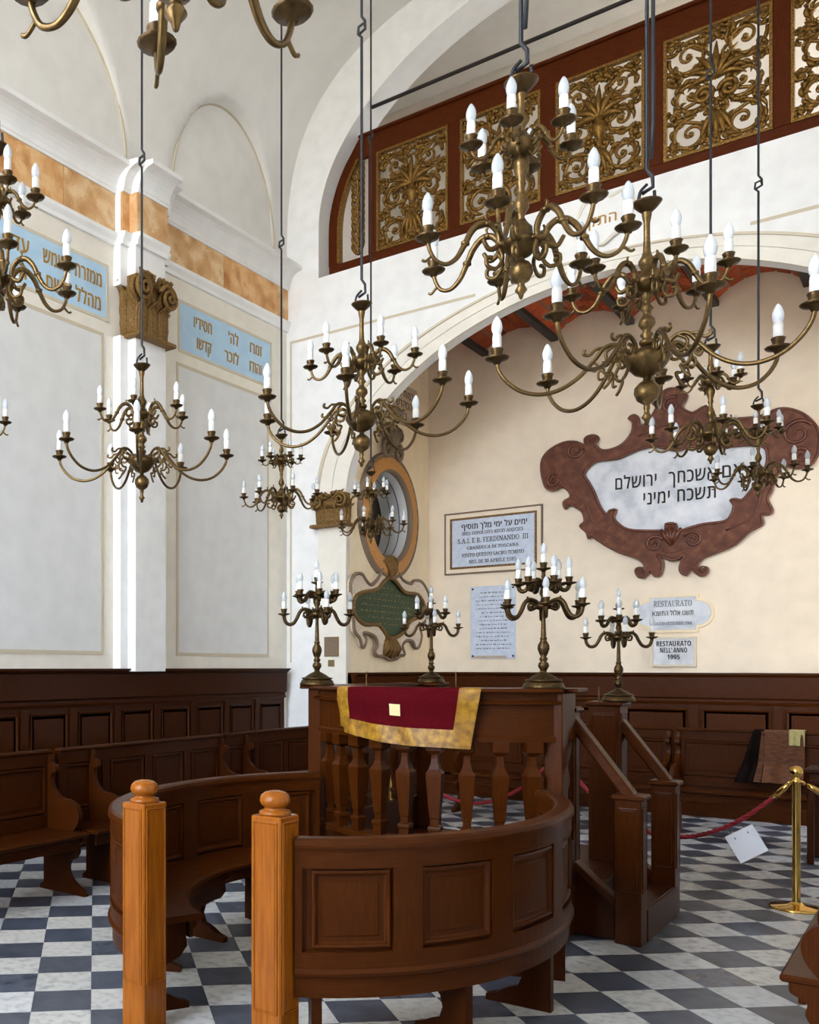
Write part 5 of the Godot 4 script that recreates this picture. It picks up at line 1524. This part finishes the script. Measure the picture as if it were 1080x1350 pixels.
# ---------------------------------------------------------------- barrier, shawls, odds and ends
func stanchion(at: Vector3, label: String) -> void:
	var o := thing("stanchion", label, "stanchion", at, 0.0, "brass rope stanchions")
	put("base", MB.new(true).lathe([[0.0, 0.0], [0.165, 0.0], [0.165, 0.012], [0.15, 0.02], [0.06, 0.03], [0.04, 0.04], [0.03, 0.05]], 32).done(M.brass_bright), o)
	put("pole", MB.new(true).lathe([[0.026, 0.04], [0.026, 0.88], [0.03, 0.885], [0.03, 0.90], [0.018, 0.91], [0.016, 0.925]], 20).done(M.brass_bright), o)
	put("ball", MB.new(true).lathe([[0.016, 0.92], [0.03, 0.93], [0.041, 0.955], [0.038, 0.978], [0.024, 0.995], [0.0, 1.002]], 20).done(M.brass_bright), o)
	for s in [-1.0, 1.0]:
		put("hook", MB.new(true).tube([Vector3(s * 0.024, 0.895, 0), Vector3(s * 0.05, 0.885, 0), Vector3(s * 0.055, 0.865, 0)], 0.008, 7).done(M.brass_bright), o, Vector3.ZERO, Vector3(0, 0.55, 0))

func rope(a: Vector3, b: Vector3, sag: float, label: String) -> Node3D:
	var o := thing("barrier_rope", label, "rope", Vector3.ZERO, 0.0, "red barrier ropes")
	var pos := func(t: float) -> Vector3: return a.lerp(b, t) - Vector3.UP * sag * 4.0 * t * (1.0 - t)
	for k in 3:
		var pts := []
		var side := Vector3.UP.cross(b - a).normalized()
		for i in 121:
			var t := lerpf(0.05, 0.95, i / 120.0)
			var an := t * 95.0 + k * TAU / 3.0
			pts.append(pos.call(t) + (side * cos(an) + Vector3.UP * sin(an)) * 0.0085)
		put("strand", MB.new(true).tube(pts, 0.0105, 6).done(M.red_rope), o)
	for e in [[0.0, 0.055], [1.0, 0.945]]:
		put("brass_end", MB.new(true).tube([pos.call(e[0]), pos.call(lerpf(e[0], e[1], 0.4)), pos.call(e[1])], [0.012, 0.02, 0.022], 10).done(M.brass_bright), o)
	return o

func small_things() -> void:
	var s1 := Vector3(-0.876, 0, -7.923)
	var s2 := Vector3(-2.75, 0, -8.75)
	var s3 := Vector3(-4.25, 0, -8.5)
	stanchion(s1, "polished brass stanchion standing free on the floor by the sign")
	stanchion(s2, "brass stanchion hidden behind the platform balusters")
	stanchion(s3, "brass stanchion farthest from the sign behind the platform")
	var up := Vector3(0, 0.87, 0)
	var to := (s2 - s1).normalized() * 0.05
	rope(s1 + up + to, s2 + up - to, 0.52, "red rope sagging between the free stanchion and the stair, carrying a sign")
	rope(s2 + up - Vector3(0.05, 0, 0), s3 + up + Vector3(0.05, 0, 0), 0.45, "red rope seen in pieces through the balusters")
	rope(s1 + up + Vector3(0.06, 0, -0.035), Vector3(0.75, 0.85, -8.9), 0.3, "red rope leaving the free stanchion towards the right edge")
	var pp := thing("paper_sign", "white paper sheet hung at a tilt from the red rope", "sign", Vector3(-1.215, 0.40, -8.10))
	var tb := Basis(Vector3.UP, deg_to_rad(33)) * Basis(Vector3(0, 0, 1), deg_to_rad(28)) * Basis(Vector3(1, 0, 0), -0.12)
	pp.basis = tb
	put("sheet", MB.new().box(Vector3(0, -0.01, 0.02), Vector3(0.215, 0.215, 0.002)).done(M.paper), pp)
	for x in [-0.05, 0.05]: put("string", MB.new(true).tube([Vector3(x, 0.12, 0.0), Vector3(x, 0.05, 0.024)], 0.003, 5).done(M.iron), pp)
	# shawls over the back of the pew in the niche
	var drape := func(x0: float, x1: float, fdrop: float, bdrop: float, lift: float, shear: float) -> MB:
		var mb := MB.new(true)
		var g := []
		for i in 15:
			var row := []
			for j in 29:
				var u := i / 14.0
				var s := lerpf(-bdrop, fdrop, j / 28.0)
				var y := 1.068 + lift - maxf(0.0, absf(s) - 0.05)
				var z := clampf(s, -0.05, 0.05) * (1.0 + lift * 6.0) + 0.005
				if s > 0.05: z += 0.012 * sin(u * 14.0) * minf(1.0, (s - 0.05) * 5.0) + 0.02 + (0.16 * clampf((s - 0.38) * 6.0, 0.0, 1.0))
				row.append(Vector3(lerpf(x0, x1, u) + shear * maxf(0.0, s) * (1.0 - u), y, -11.02 + z))
			g.append(row)
		for i in 14:
			for j in 28: mb.quad(g[i][j], g[i][j + 1], g[i + 1][j + 1], g[i + 1][j])
		return mb
	var sw := thing("striped_shawl", "brown shawl with a black side band hanging over the niche pew", "shawl")
	put("cloth", drape.call(-1.49, -1.14, 0.55, 0.2, 0.004, -0.1).done(M.shawl), sw)
	put("black_band", drape.call(-1.55, -1.475, 0.57, 0.2, 0.006, -0.28).done(M.shawl_band), sw)
	var fs := thing("fringed_scarf", "pale yellow fringed scarf lying on the brown shawl", "scarf")
	put("cloth", drape.call(-1.27, -1.14, 0.20, 0.12, 0.014, 0.0).done(M.fringe), fs)
	var tb2 := thing("side_table", "small dark wooden table at the right edge of the niche", "table", Vector3(-0.72, 0, -10.0))
	put("table_top", MB.new().box(Vector3(0, 0.80, 0), Vector3(0.62, 0.03, 0.5), 0, 0.006).done(M.wood_h_dark), tb2)
	put("apron", MB.new().box(Vector3(0, 0.74, 0), Vector3(0.54, 0.09, 0.42), 0, 0.004).done(M.wood_h_dark), tb2)
	for sx in [-1.0, 1.0]:
		for sz in [-1.0, 1.0]: put("leg", MB.new().box(Vector3(sx * 0.26, 0.36, sz * 0.2), Vector3(0.05, 0.72, 0.05), 0, 0.006).done(M.wood_v_dark), tb2)
	var bb := thing("black_case", "black case lying on the small table at the right edge", "case", Vector3(-0.72, 0.815, -10.0))
	put("body", MB.new().box(Vector3(0, 0.06, 0), Vector3(0.42, 0.12, 0.3), 0, 0.012).done(M.black_box), bb)
	put("lid", MB.new().box(Vector3(0, 0.125, 0), Vector3(0.425, 0.012, 0.305), 0, 0.004).done(M.black_box), bb)
